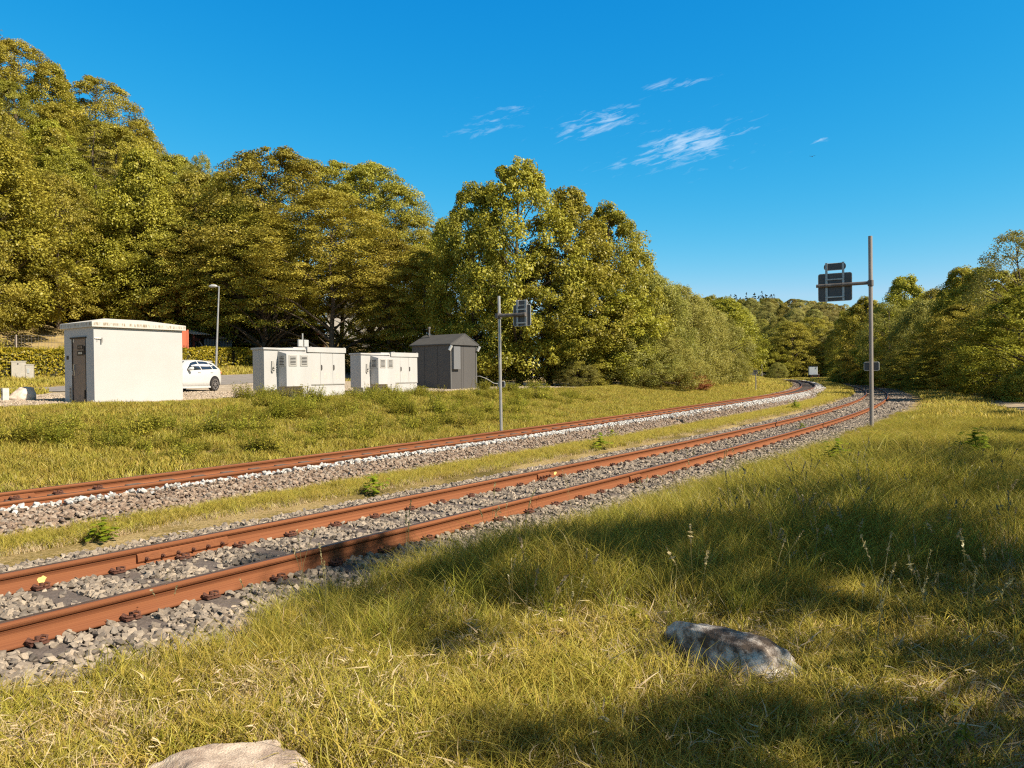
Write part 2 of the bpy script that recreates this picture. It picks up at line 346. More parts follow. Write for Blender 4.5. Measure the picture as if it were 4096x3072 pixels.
# ------------------------------------------------------------------ tracks
def along(nfun, s0, s1, off, z, step=.7):
    s = np.arange(s0, s1+step, step); d = (nfun(s+.05)-nfun(s-.05))/.1; L = np.sqrt(1+d*d)
    x, y = to_xy(s+off*d/L, nfun(s)-off/L); return np.stack([x, y, z+(rise(s) if nfun is nmain else 0*s)], 1)
RAILP = [(-.075, 0), (.075, 0), (.075, .014), (.012, .032), (.009, .128), (.037, .142), (.037, .172), (.027, .181), (-.027, .181), (-.037, .172), (-.037, .142), (-.009, .128), (-.012, .032), (-.075, .014)]
def rail_mesh(P, prof=RAILP, cap=True):
    top_face = 7
    P = np.asarray(P); d = np.gradient(P[:, :2], axis=0); d /= np.linalg.norm(d, axis=1)[:, None]; nn = np.stack([d[:, 1], -d[:, 0]], 1)
    k = len(prof); V = []
    for o, z in prof: V.append(np.concatenate([P[:, :2]+nn*o, P[:, 2:3]+z], 1))
    V = np.stack(V, 1).reshape(-1, 3); i = np.arange(len(P)-1)[:, None]*k; j = np.arange(k)[None]
    Fc = np.stack([i+j, i+(j+1) % k, i+k+(j+1) % k, i+k+j], -1).reshape(-1, 4)
    me = mesh_np('rail', V, Fc); me.materials.append(M_rust); me.materials.append(M_railtop)
    me.polygons.foreach_set('material_index', np.tile((np.arange(k) == top_face).astype(np.int32), len(P)-1)); return me
def clip_mesh():
    b = MB()
    for sx in (-1, 1):
        pts = [(sx*.02, 0, .02), (sx*.055, -.01, .05), (sx*.085, -.045, .045), (sx*.06, -.09, .035), (sx*.015, -.10, .03), (sx*.0, -.06, .035)]
        b.tube(pts, .013, 6)
    b.box(-.08, .08, -.11, .02, 0, .018); b.tube([(0, -.05, .015), (0, -.05, .065)], .02, 6)
    return b
clip_me = clip_mesh().build('rail_clip', M_rust2); clip_me_data = clip_me.data; bpy.data.objects.remove(clip_me)
sl = MB().box(-.125, .125, -1.3, 1.3, -.16, -.004); slo = sl.build('sleeper', M_sleeper, bevel=.012); sleeper_data = slo.data; bpy.data.objects.remove(slo)
def frame_at(nfun, s, off):
    d = float((nfun(s+.05)-nfun(s-.05))/.1); L = math.sqrt(1+d*d); x, y = to_xy(s+off*d/L, float(nfun(s))-off/L)
    return x, y, R(60)+math.atan(d)
def fishplate(parent, nfun, s, off, z, length=.75, side=1):
    x, y, a = frame_at(nfun, s, off)
    b = MB(); y0, y1 = (.010, .034)
    b.prism([(-y1, .035), (-y1-.012, .05), (-y1, .112), (-.012, .126), (-.012, .032)], -length/2, length/2, 'x')
    o = b.build('fishplate', M_rust, parent); o.location = (x, y, z); o.rotation_euler = (0, 0, a)
    for k in range(4 if length < .9 else 6):
        q = -length/2+length*(k+.5)/(4 if length < .9 else 6)
        bb = MB().tube([(q, -y1-.005, .068), (q, -y1-.03, .068)], .017, 6).tube([(q, -y1-.028, .068), (q, -y1-.055, .068)], .010, 6)
        bb.build('bolt', M_rust2, o)
def track(label, nfun, s0, s1, zL, zR, sp, phase, clip_to, name='railway_track', group=None):
    root = empty(name, (0, 0, 0), 0, label, 'railway track')
    link('rail', rail_mesh(along(nfun, s0, s1, -.752, zL)), M_rust, root)
    link('rail', rail_mesh(along(nfun, s0, s1, .752, zR)), M_rust, root)
    s = s0+phase; k = 0; rest = MB()
    while s < s1:
        x, y, a = frame_at(nfun, s, 0)
        zc = (zL+zR)/2+(float(rise(s)) if nfun is nmain else 0); cant = math.atan((zR-zL)/1.5)
        if k < 100:
            o = bpy.data.objects.new('sleeper', sleeper_data); col.objects.link(o); o.parent = root
            o.location = (x, y, zc); o.rotation_euler = (cant, 0, a + random.uniform(-.012, .012))
            if s < clip_to:
                for yy in (.752, -.752):
                    for sd in ((-1, 1) if yy < 0 or s < 25 else (-1,)):
                        c = bpy.data.objects.new('rail_clip', clip_me_data); col.objects.link(c); c.parent = o
                        c.scale = (.78, .78, .78); c.location = (0, yy + sd*.062, .006); c.rotation_euler = (0, 0, 0 if sd < 0 else math.pi)
        else:
            M = Matrix.Translation((x, y, zc)) @ Matrix.Rotation(a, 4, 'Z'); rest.box(-.125, .125, -1.3, 1.3, -.16, -.006, M)
        s += sp; k += 1
    if rest.v: tag(rest.build('sleeper', M_sleeper, root), kind='stuff')
    return root
sid = track('rusty siding track in the foreground with exposed sleepers among grey ballast', nsid, -6, 140, .0, .0, .668, .35, 60)
mai = track('main railway track behind the siding, its rails half buried in pale heaped ballast', nmain, -12, 225, RZM_L, RZM_R, .62, .2, 8)
fishplate(sid, nsid, 5.1, -.752, 0, 1.0); fishplate(mai, nmain, 5.8, .752, RZM_R, 1.1); fishplate(mai, nmain, 6.0, -.752, RZM_L, 1.0)
fishplate(sid, nsid, 11.9, -.752, 0, .4); fishplate(sid, nsid, 12.4, .752, 0, .4)
def paint_blob(s, off, nfun, z, w_, h, seed):
    rs = random.Random(seed); x, y, a = frame_at(nfun, s, off)
    pts = [(w_*rs.uniform(.55, 1)*math.cos(t), h*rs.uniform(.6, 1)*math.sin(t)) for t in [i*.45 for i in range(14)]]
    b = MB(); b.prism(pts, -.0005, .0005, 'y'); o = b.build('paint_mark', M_paint, mai if nfun is nmain else sid)
    o.location = (x+.0132*math.sin(a), y-.0132*math.cos(a), z); o.rotation_euler = (0, 0, a)
paint_blob(3.75, -.752, nsid, .062, .05, .04, 1); paint_blob(12.3, -.752, nsid, .07, .06, .035, 5)
paint_blob(11.9, .752, nmain, RZM_R+.12, .04, .02, 3)

# ------------------------------------------------------------------ scatter (geometry nodes on a point cloud)
def proto_collection(name, objs):
    c = bpy.data.collections.new(name)
    for o in objs: c.objects.link(o)
    return c
def raw_obj(name, me, m):
    me.materials.clear(); me.materials.append(m); return bpy.data.objects.new(name, me)
def scatter(name, P, rot, scl, idx, coll, label=None, cat=None, kind='stuff', lmat=None):
    me = bpy.data.meshes.new(name); n = len(P); me.vertices.add(n); me.vertices.foreach_set('co', np.asarray(P, np.float32).ravel())
    a = me.attributes.new('rot', 'FLOAT_VECTOR', 'POINT'); a.data.foreach_set('vector', np.asarray(rot, np.float32).ravel())
    scl = np.asarray(scl, np.float32); scl = np.repeat(scl[:, None], 3, 1) if scl.ndim == 1 else scl
    a = me.attributes.new('scl', 'FLOAT_VECTOR', 'POINT'); a.data.foreach_set('vector', scl.ravel())
    a = me.attributes.new('idx', 'INT', 'POINT'); a.data.foreach_set('value', np.asarray(idx, np.int32))
    o = bpy.data.objects.new(name, me); col.objects.link(o)
    g = bpy.data.node_groups.new(name, 'GeometryNodeTree'); g.interface.new_socket('Geometry', in_out='INPUT', socket_type='NodeSocketGeometry'); g.interface.new_socket('Geometry', in_out='OUTPUT', socket_type='NodeSocketGeometry')
    gn = g.nodes; gi = gn.new('NodeGroupInput'); go = gn.new('NodeGroupOutput')
    ip = gn.new('GeometryNodeInstanceOnPoints'); ci = gn.new('GeometryNodeCollectionInfo'); ci.inputs['Collection'].default_value = coll
    ci.inputs['Separate Children'].default_value = True; ci.inputs['Reset Children'].default_value = True
    def attr(nm, ty):
        q = gn.new('GeometryNodeInputNamedAttribute'); q.data_type = ty; q.inputs['Name'].default_value = nm; return q.outputs['Attribute']
    e2r = gn.new('FunctionNodeEulerToRotation'); g.links.new(attr('rot', 'FLOAT_VECTOR'), e2r.inputs[0])
    g.links.new(gi.outputs[0], ip.inputs['Points']); g.links.new(ci.outputs[0], ip.inputs['Instance']); ip.inputs['Pick Instance'].default_value = True
    g.links.new(attr('idx', 'INT'), ip.inputs['Instance Index']); g.links.new(e2r.outputs[0], ip.inputs['Rotation']); g.links.new(attr('scl', 'FLOAT_VECTOR'), ip.inputs['Scale'])
    g.links.new(ip.outputs[0], go.inputs[0])
    md = o.modifiers.new('scatter', 'NODES'); md.node_group = g
    return tag(o, label, cat, kind=kind)
def in_view(x, y, mx=4, k=.80): return (y > 1.0) & (np.abs(x) < y*k + mx)

# stones: small angular hulls
def stone_mesh(seed, flat=.75):
    rs = random.Random(seed); bm = bmesh.new()
    for _ in range(13):
        v = Vector((rs.gauss(0, 1), rs.gauss(0, 1), rs.gauss(0, 1))).normalized()*rs.uniform(.8, 1.1); bm.verts.new((v.x*1.15*.5, v.y*.9*.5, v.z*flat*.5))
    bmesh.ops.convex_hull(bm, input=bm.verts); bmesh.ops.delete(bm, geom=[v for v in bm.verts if not v.link_faces], context='VERTS')
    me = bpy.data.meshes.new('stone'); bm.to_mesh(me); bm.free(); return me
def stone_mat(name, cols):
    m, t, b = node_mat(name); n = t.nodes; l = t.links
    oi = n.new('ShaderNodeObjectInfo'); r = n.new('ShaderNodeValToRGB'); r.color_ramp.interpolation = 'LINEAR'; e = r.color_ramp.elements
    e[0].color = (*cols[0], 1); e[1].color = (*cols[-1], 1)
    for i, c in enumerate(cols[1:-1]): q = e.new((i+1)/(len(cols)-1)); q.color = (*c, 1)
    tcn = n.new('ShaderNodeTexCoord'); nz = n.new('ShaderNodeTexNoise'); nz.inputs['Scale'].default_value = 4; nz.inputs['Detail'].default_value = 6; l.new(tcn.outputs['Object'], nz.inputs['Vector'])
    mx = n.new('ShaderNodeMix'); mx.data_type = 'RGBA'; mx.blend_type = 'MULTIPLY'; mx.inputs[0].default_value = .6
    rr = n.new('ShaderNodeValToRGB'); rr.color_ramp.elements[0].position = .3; rr.color_ramp.elements[0].color = (.45, .42, .4, 1); rr.color_ramp.elements[1].position = .65; l.new(nz.outputs[0], rr.inputs[0])
    l.new(oi.outputs['Random'], r.inputs[0]); l.new(r.outputs[0], mx.inputs[6]); l.new(rr.outputs[0], mx.inputs[7]); l.new(mx.outputs[2], b.inputs['Base Color']); b.inputs['Roughness'].default_value = .8
    return m
SM_grey = stone_mat('grey_ballast_stone', [(.10, .082, .068), (.33, .265, .20), (.17, .14, .115), (.44, .355, .265), (.22, .185, .15)])
SM_pink = stone_mat('brown_ballast_stone', [(.15, .10, .07), (.33, .235, .165), (.22, .15, .105), (.42, .33, .25), (.22, .18, .145)])
SM_white = stone_mat('white_ballast_stone', [(.50, .49, .47), (.58, .56, .53), (.42, .40, .37)])
SM_peb = stone_mat('pale_pebble', [(.40, .31, .21), (.52, .43, .33), (.46, .36, .26), (.24, .18, .13)])
def stone_coll(name, m, seeds): return proto_collection(name, [raw_obj('stone', stone_mesh(s), m) for s in seeds])
SC_g = stone_coll('stones_grey', SM_grey, range(6)); SC_p = stone_coll('stones_brown', SM_pink, range(6, 12)); SC_w = stone_coll('stones_white', SM_white, range(12, 16)); SC_b = stone_coll('pebbles', SM_peb, range(16, 20))
def stones_along(nfun, prof, s0, s1, o0, o1, dens, size, sink=.25, thin=None, mound=0, avoid=True, zjit=.015):
    A = (s1-s0)*(o1-o0); n = int(A*dens); s = rng.uniform(s0, s1, n); o = rng.uniform(o0, o1, n)
    if thin is not None: k = rng.uniform(size=n) < thin(s, o); s, o = s[k], o[k]
    d = (nfun(s+.05)-nfun(s-.05))/.1; L = np.sqrt(1+d*d); x, y = to_xy(s+o*d/L, nfun(s)-o/L)
    sz = size*rng.uniform(.6, 1.35, len(s)); z = prof_z(prof, o)+(rise(s)*up_w(o) if nfun is nmain else 0)+sz*sink+rng.uniform(-zjit, zjit, len(s))+mound
    if avoid:
        k = (np.abs(np.abs(o)-.752) > .075); x, y, z, sz, s, o = x[k], y[k], z[k], sz[k], s[k], o[k]
    k = in_view(x, y); return np.stack([x[k], y[k], z[k]], 1), sz[k], s[k], o[k]
def put_stones(name, sets, coll, nidx, label):
    P = np.concatenate([a[0] for a in sets]); S = np.concatenate([a[1] for a in sets]); n = len(P)
    rot = np.stack([rng.uniform(-.7, .7, n), rng.uniform(-.7, .7, n), rng.uniform(0, 6.28, n)], 1)
    return scatter(name, P, rot, S, rng.integers(0, nidx, n), coll, label, 'ballast')
PHASE = -6+.35
def off_sleeper(s, o):      # leave the sleepers mostly bare between and beside the rails
    ph = np.abs(((s-PHASE+.334) % .668)-.334); return np.where((ph < .13) & (np.abs(o) < 1.22), .10, 1.0)
setsg = [stones_along(nsid, SID_X, -2, 14, -2.25, 2.6, 820, .062, thin=off_sleeper, zjit=.02),
         stones_along(nsid, SID_X, 14, 38, -2.35, 2.6, 330, .072, thin=off_sleeper), stones_along(nsid, SID_X, 38, 125, -2.1, 2.4, 70, .13)]
put_stones('siding_ballast_stones', setsg, SC_g, 6, 'angular grey crushed stones filling the siding bed between and beside its sleepers')
def browner(s, o): return np.where((o > .8) & (o < 1.25), .35, 1.0)
setsp = [stones_along(nmain, MAIN_X, 0, 26, .82, 2.55, 560, .068, thin=browner, zjit=.03), stones_along(nmain, MAIN_X, 26, 60, .82, 2.5, 220, .09, zjit=.03), stones_along(nmain, MAIN_X, 60, 220, .82, 2.6, 50, .16),
         stones_along(nmain, MAIN_X, 0, 40, -.7, .7, 130, .06, sink=-.4), stones_along(nmain, MAIN_X, 40, 200, -2.2, .7, 25, .13, sink=-.1)]
put_stones('main_track_ballast_stones', setsp, SC_p, 6, 'pinkish brown crushed stones heaped down the shoulder of the main track')
def whiter(s, o): return np.interp(s, [0, 6, 12], [.3, .5, 1])*np.clip(1.25-(o-.82)/(.20+.012*np.clip(s, 0, 60)), 0, 1)*np.where(s < 90, 1, .5)
setsw = [stones_along(nmain, MAIN_X, 0, 30, .82, 2.2, 420, .08, thin=whiter, mound=.035, zjit=.025), stones_along(nmain, MAIN_X, 30, 75, .82, 2.5, 190, .10, thin=whiter, mound=.03), stones_along(nmain, MAIN_X, 75, 190, .82, 2.5, 40, .17, thin=whiter, mound=.03)]
put_stones('white_ballast_stones', setsw, SC_w, 4, 'white crushed stones lying in a line against the near rail of the main track')
# pebbles of the yard
n = 26000; s_ = rng.uniform(8, 46, n); m_ = rng.uniform(8.8, 19, n); x, y = to_xy(s_, nmain(s_)+m_); k = in_view(x, y, 0, .7) & (m_ > np.interp(s_, [8, 14, 20, 46], [11, 10.6, 9, 9])); x, y = x[k], y[k]
P = np.stack([x, y, tz(x, y)+.02], 1); scatter('yard_pebbles', P, np.stack([rng.uniform(-.5, .5, len(P)), rng.uniform(-.5, .5, len(P)), rng.uniform(0, 6, len(P))], 1), rng.uniform(.04, .09, len(P)), rng.integers(0, 4, len(P)), SC_b, 'pale pinkish pebbles covering the yard around the cabinets', 'gravel')

# ------------------------------------------------------------------ grass
def attr_tint(me, vals):
    a = me.attributes.new('tint', 'FLOAT', 'POINT'); a.data.foreach_set('value', np.asarray(vals, np.float32))
def tuft(seed, B, h, rad, width, bend, m, tint=(0, 1), seeds=0):
    r = np.random.default_rng(seed); V = []; Fc = []; T = []
    for i in range(B):
        a = r.uniform(0, 6.283); q = rad*math.sqrt(r.uniform()); bx, by = q*math.cos(a), q*math.sin(a)
        hh = h*r.uniform(.45, 1.1); la = r.uniform(0, 6.283); le = bend*r.uniform(.2, 1.1)*hh; ww = width*r.uniform(.7, 1.3); wa = r.uniform(0, 3.14)
        cx_, sx_ = math.cos(wa)*ww/2, math.sin(wa)*ww/2; t = r.uniform(*tint); b0 = len(V)
        for k, u in enumerate((0, .4, .75, 1)):
            X = bx+math.cos(la)*le*u**2.2; Y = by+math.sin(la)*le*u**2.2; Z = hh*(u-.18*bend*u**3); f = (1, .85, .55, .06)[k]
            V += [(X-cx_*f, Y-sx_*f, Z), (X+cx_*f, Y+sx_*f, Z)]; T += [t, t]
        for k in range(3): Fc.append((b0+2*k, b0+2*k+1, b0+2*k+3, b0+2*k+2))
    me = mesh_np('tuft', V, Fc); attr_tint(me, T); return raw_obj('tuft', me, m)
def stalk(seed, h, m):
    """thin seed stalk with a loose head"""
    r = np.random.default_rng(seed); V = []; Fc = []; T = []
    for i in range(3):
        la = r.uniform(0, 6.283); le = .22*h; hh = h*r.uniform(.7, 1.1); bx, by = r.uniform(-.04, .04, 2); w_ = .004
        pts = [(bx+math.cos(la)*le*u*u, by+math.sin(la)*le*u*u, hh*u) for u in (0, .3, .6, .85, 1)]; b0 = len(V)
        for p in pts: V += [(p[0]-w_/2, p[1], p[2]), (p[0]+w_/2, p[1], p[2])]; T += [.2, .2]
        for k in range(4): Fc.append((b0+2*k, b0+2*k+1, b0+2*k+3, b0+2*k+2))
        for q in range(16):
            u = .82+.2*q/16; c = (bx+math.cos(la)*le*u*u, by+math.sin(la)*le*u*u, hh*u); b0 = len(V); d = r.normal(size=3)*.010; e = r.normal(size=3)*.006
            V += [tuple(np.array(c)-d), tuple(np.array(c)+e), tuple(np.array(c)+d), tuple(np.array(c)-e)]; T += [r.uniform(.3, 1)]*4; Fc.append((b0, b0+1, b0+2, b0+3))
    me = mesh_np('stalk', V, Fc); attr_tint(me, T); return raw_obj('stalk', me, m)
def tuft_coll(name, specs): return proto_collection(name, [tuft(*a) for a in specs])
TC_short = tuft_coll('short_grass', [(i, 38, .17, .11, .005, 1.0, M_grass, (0, 1)) for i in range(5)] + [(20+i, 26, .09, .12, .006, 1.2, M_straw, (0, 1)) for i in range(3)])
TC_tall = tuft_coll('tall_grass', [(40+i, 44, .66, .12, .006, .85, M_tallgrass, (0, 1)) for i in range(5)] + [(60, 14, .5, .12, .006, .9, M_straw, (0, .8))])
TC_verge = tuft_coll('verge_grass', [(80+i, 60, .19, .24, .012, .8, M_grass, (0, 1)) for i in range(5)])
TC_far = tuft_coll('far_grass', [(100+i, 60, .26, .55, .03, .6, M_grass, (.3, 1)) for i in range(4)])
TC_seed = proto_collection('seed_stalks', [stalk(120+i, .75, M_seed) for i in range(4)])
def rots(n, tilt=.12): return np.stack([rng.normal(0, tilt, n), rng.normal(0, tilt, n), rng.uniform(0, 6.283, n)], 1)
def noise2(x, y, f, seed=0):
    v = 0
    for k in range(4): v = v + np.sin(x*f*(1+.7*k)+seed+k*2.1+1.7*np.sin(y*f*.6+k)) * np.cos(y*f*(1.1+.6*k)-seed*1.3+k)/(1+.5*k)
    return v/2.2
def sid_off(x, y): s, n = to_sn(x, y); return nsid(s)-n
def main_off(x, y): s, n = to_sn(x, y); return n-nmain(s)
def path_d(x, y):
    d = np.full(x.shape, 99.)
    for (a, b) in zip(PATH[:-1], PATH[1:]):
        vx, vy = b[0]-a[0], b[1]-a[1]; L2 = vx*vx+vy*vy; t = np.clip(((x-a[0])*vx+(y-a[1])*vy)/L2, 0, 1); px_, py_ = a[0]+vx*t, a[1]+vy*t
        sd = ((x-px_)*vy-(y-py_)*vx)/math.sqrt(L2); dd = np.hypot(x-px_, y-py_); d = np.where(dd < np.abs(d), np.where((sd > -.3) & (sd < 2.6), 0, dd), d)
    return d
ROCKS = [(-1.27, 3.50, .62), (1.42, 4.75, .62)]
def rock_clear(x, y):
    k = np.ones(x.shape, bool)
    k &= ~((np.abs(x+1.2) < .44) & (np.abs(y-3.12) < .34)); k &= ~(((x-1.24)*.57-(y-4.5)*.82)**2/.46**2+((x-1.24)*.82+(y-4.5)*.57)**2/.22**2 < 1); return k
# right of the siding: short and part dry near the camera, tall further off
n = 60000; y = 1.2+rng.uniform(size=n)**1.35*11; x = rng.uniform(-1, 1, n)*(y*.74+1.2); o = sid_off(x, y)
edge = 1.85+.45*noise2(x, y, 1.3, 3)+rng.normal(0, .12, n)
k = (o > edge) & rock_clear(x, y); x, y, o = x[k], y[k], o[k]
tallm = ss(-.5, 1.3, y-5.1+.8*noise2(x, y, 1.1, 1)-.25*x)*(1-np.exp(-((x-1.1)**2+(y-4.1)**2)/.5))          # 0 short .. 1 tall
u = rng.uniform(size=len(x)); isT = u < tallm*.75
dens = np.clip(.55-.35*noise2(x, y, 2.1, 8)-.35*noise2(x, y, 6.5, 4), .10, 1)
ks = (~isT) & (rng.uniform(size=len(x)) < dens); xs, ys = x[ks], y[ks]
bare = noise2(xs, ys, 1.6, 5)+.35*noise2(xs, ys, 4.3, 2); idx = np.where(rng.uniform(size=len(xs)) < np.clip(.42+.6*bare, .12, .92), rng.integers(5, 8, len(xs)), rng.integers(0, 5, len(xs)))
scl = rng.uniform(.6, 1.35, len(xs))*np.where(idx < 5, 1.05+.35*noise2(xs, ys, .9, 4), 1)
rt = rots(len(xs)); lay = (idx >= 5) & (rng.uniform(size=len(xs)) < .6); rt[:, :2] += np.where(lay[:, None], rng.normal(0, .75, (len(xs), 2)), 0)
scatter('foreground_grass', np.stack([xs, ys, tz(xs, ys)+np.where(lay, .02, -.01)], 1), rt, scl, idx, TC_short, 'short part dry grass on the near ground around the stones', 'grass')
xt, yt = x[isT], y[isT]; kk = rng.uniform(size=len(xt)) < .62; xt, yt = xt[kk], yt[kk]
n2 = 20000; y2 = 10+rng.uniform(size=n2)**1.1*24; x2 = rng.uniform(-.1, .82, n2)*y2; o2 = sid_off(x2, y2); k = (o2 > 2.15+.35*noise2(x2, y2, 1.3, 3)) & (path_d(x2, y2) > .25) & (o2 < 16); x2, y2 = x2[k], y2[k]
xt = np.concatenate([xt, x2]); yt = np.concatenate([yt, y2])
scl = rng.uniform(.5, 1.15, len(xt))*(.85+.4*noise2(xt, yt, .8, 9))*(.6+.4*ss(4.2, 6.8, yt))*(.55+.45*ss(2.1, 3.1, sid_off(xt, yt)))
scatter('tall_grass', np.stack([xt, yt, tz(xt, yt)-.02], 1), rots(len(xt), .15), np.stack([scl*np.where(yt > 12, 1.5, 1), scl*np.where(yt > 12, 1.5, 1), scl*np.interp(yt, [8, 14, 20, 30], [1, .72, .45, .45])], 1), rng.choice(6, len(xt), p=[.18]*5+[.10]), TC_tall, 'long green grass bending beside the siding and around the signal post', 'grass')
# seed stalks
n = 230; y = rng.uniform(4.5, 14, n); x = rng.uniform(-.45, .75, n)*y; o = sid_off(x, y); k = (o > 1.25) & (rng.uniform(size=n) < np.where(o < 2.3, .25, np.where(x > 2, 1, .35))); x, y = x[k], y[k]
scatter('seed_stalks', np.stack([x, y, tz(x, y)], 1), rots(len(x), .1), rng.uniform(.45, .95, len(x)), rng.integers(0, 4, len(x)), TC_seed, 'thin pale grass stalks with seed heads standing above the grass', 'grass')
# strip between the two tracks
n = 34000; s = rng.uniform(-1, 70, n)**1.0; d0, d1 = nmain(s)-2.35, nsid(s)+2.15; nn_ = d1+(d0-d1)*rng.uniform(size=n); x, y = to_xy(s, nn_); k = in_view(x, y, .5, .72) & (rng.uniform(size=n) < np.clip(.85-.5*noise2(x, y, 1.4, 6), .12, 1)*np.where(s < 20, 1, .55)); x, y, s = x[k], y[k], s[k]
e = np.minimum(np.abs(nmain(s)-2.1-to_sn(x, y)[1]), np.abs(to_sn(x, y)[1]-nsid(s)-2.1)); edge_ = e < .35
idx = np.where(rng.uniform(size=len(x)) < np.where(edge_, .7, .35), rng.integers(5, 8, len(x)), rng.integers(0, 5, len(x)))
scatter('strip_grass', np.stack([x, y, tz(x, y)-.01], 1), rots(len(x)), rng.uniform(.5, 1.0, len(x))*(1+.010*s), idx, TC_short, 'narrow strip of short yellowing grass between the siding and the main track', 'grass')
n = 9000; s = rng.uniform(60, 150, n); d0, d1 = nmain(s)-2.4, nsid(s)+2.1; nn_ = d1+(d0-d1)*rng.uniform(size=n); x, y = to_xy(s, nn_)
P1 = np.stack([x, y, tz(x, y)-.02], 1)
# left verge and bank
n = 30000; s = rng.uniform(0, 75, n); m_ = rng.uniform(2.1, 11.5, n); x, y = to_xy(s, nmain(s)+m_); k = in_view(x, y, 1, .72) & (m_ < np.interp(s, [0, 6, 14, 20, 30, 40, 58, 75], [11.5, 11.4, 10.9, 9.2, 9, 9.2, 11.2, 11.5])); x, y, s, m_ = x[k], y[k], s[k], m_[k]
kd = rng.uniform(size=len(x)) < np.where(s > 35, .6, 1); x, y, s = x[kd], y[kd], s[kd]
scl = rng.uniform(.7, 1.2, len(x))*(1+.35*noise2(x, y, .8, 2))
scl = scl*np.interp(main_off(x, y), [7, 9, 11], [1, .75, .5])
scatter('bank_grass', np.stack([x, y, tz(x, y)-.02], 1), rots(len(x), .15), scl, rng.integers(0, 5, len(x)), TC_verge, 'bright yellow green grass on the bank between the main track and the cabinets', 'grass')
# farther meadow grass: both sides and beyond the curve
def far_pts(n, s0, s1, a0, a1):
    s = rng.uniform(s0, s1, n); m_ = rng.uniform(a0, a1, n); x, y = to_xy(s, nmain(s)+m_); return x, y
X, Y = [], []
for args in ((7000, 70, 235, 2.4, 16), (5000, 30, 120, -22, -9), (7000, 110, 250, -38, -2.8), (2500, 205, 262, -30, 25), (5000, -6, 20, 18.3, 20.2), (7000, -20, 40, 26.0, 42), (1500, 16, 50, 22.0, 25.2)):
    a, b = far_pts(*args); X.append(a); Y.append(b)
x = np.concatenate(X+[P1[:, 0]]); y = np.concatenate(Y+[P1[:, 1]])
s, n_ = to_sn(x, y); o = nsid(s)-n_; m_ = n_-nmain(s)
onroad = (s < 100) & (m_ > np.interp(s, [-30, 20, 32, 60, 100], [20.1, 21.3, 24.6, 24.3, 23])) & (m_ < np.interp(s, [-30, 20, 32, 60, 100], [24.7, 25.7, 30.1, 30.6, 29]))
k = in_view(x, y, 5, .72) & ~onroad & ~((np.abs(o) < 2.3) & (s < 138)) & ~((np.abs(m_) < 2.45) & (s < 222)) & (path_d(x, y) > .3) & ~((s < 58) & (m_ > 8.5) & (m_ < np.interp(s, [-6, 14, 20, 30, 40, 50, 58], [16, 18.2, 22.2, 24.7, 24.2, 21, 16.5])))
x, y = x[k], y[k]
scatter('meadow_grass', np.stack([x, y, tz(x, y)-.03], 1), rots(len(x)), rng.uniform(.7, 1.2, len(x))*np.clip(.8+np.hypot(x, y)/220, .8, 1.7), rng.integers(0, 4, len(x)), TC_far, 'sunlit long grass on the farther verges and on the slope above the hedge', 'grass')

# leafy weeds on the bank
def weed_proto(seed, h=.66, nst=13, leaf=.19, m=None, wid=.30):
    r = np.random.default_rng(seed); V = []; Fc = []; T = []
    for i in range(nst):
        la = r.uniform(0, 6.283); q = .25*math.sqrt(r.uniform()); hh = h*r.uniform(.6, 1.1); ln = .25*hh*r.uniform(.2, 1.2); b0 = len(V)
        base = np.array((q*math.cos(la), q*math.sin(la), 0)); dirn = np.array((math.cos(la), math.sin(la), 0))
        P_ = [base+dirn*ln*u*u+np.array((0, 0, hh*u)) for u in np.linspace(0, 1, 5)]
        for p in P_: V += [tuple(p-(.004, 0, 0)), tuple(p+(.004, 0, 0))]; T += [.1, .1]
        for k in range(4): Fc.append((b0+2*k, b0+2*k+1, b0+2*k+3, b0+2*k+2))
        for k in range(13):
            u = .15+.87*k/13; p = base+dirn*ln*u*u+np.array((0, 0, hh*u)); a = k*2.4+i; d = np.array((math.cos(a), math.sin(a), r.uniform(-.15, .55))); d /= np.linalg.norm(d)
            L_ = leaf*r.uniform(.6, 1.15)*(1.1-.5*u); sd = np.cross(d, (0, 0, 1)); sd /= np.linalg.norm(sd); b0 = len(V); t = r.uniform()
            V += [tuple(p), tuple(p+d*L_*.5+sd*L_*wid*.5+(0, 0, .012)), tuple(p+d*L_-(0, 0, L_*.25)), tuple(p+d*L_*.5-sd*L_*wid*.5+(0, 0, .012))]; T += [t]*4; Fc.append((b0, b0+1, b0+2, b0+3))
    me = mesh_np('weed', V, Fc); attr_tint(me, T); return raw_obj('weed', me, m or M_weed)
TC_weed = proto_collection('weeds', [weed_proto(200+i) for i in range(4)])
patches = [(-7.6, 17.8, 2.0), (-6.2, 18.6, 1.6), (-4.6, 20.0, 1.6), (-7.2, 22.6, 1.2), (-5.6, 23.8, 1.7), (-3.6, 25.0, 1.8), (-3.0, 27.2, 1.8), (-1.4, 28.5, 1.6), (.1, 30.5, 1.8), (-8.0, 25.2, 1.0), (-1.6, 32, 1.8), (.2, 34.0, 1.8), (1.6, 37.5, 2), (-2.2, 23.2, 1.3), (-9.3, 17.2, 1.3), (-5.0, 29.0, 1.1), (-3.4, 31.4, 1.3), (-5.4, 27.2, 1.1), (-6.8, 25.8, 1.0), (-.6, 35.4, 1.4)]
XS, YS, SS = [], [], []
for (cx_, cy_, r_) in patches:
    
    for sub in range(int(3+r_*4.5)):
        a0, q0 = rng.uniform(0, 6.283), r_*math.sqrt(rng.uniform()); n = int(rng.uniform(3, 9)); rr0 = rng.uniform(.2, .6); hs_ = rng.uniform(.35, .9)
        XS.append(cx_+q0*math.cos(a0)+rng.normal(0, rr0*.6, n)); YS.append(cy_+q0*math.sin(a0)*1.3+rng.normal(0, rr0*.6, n)); SS.append(hs_*rng.uniform(.75, 1.1, n))
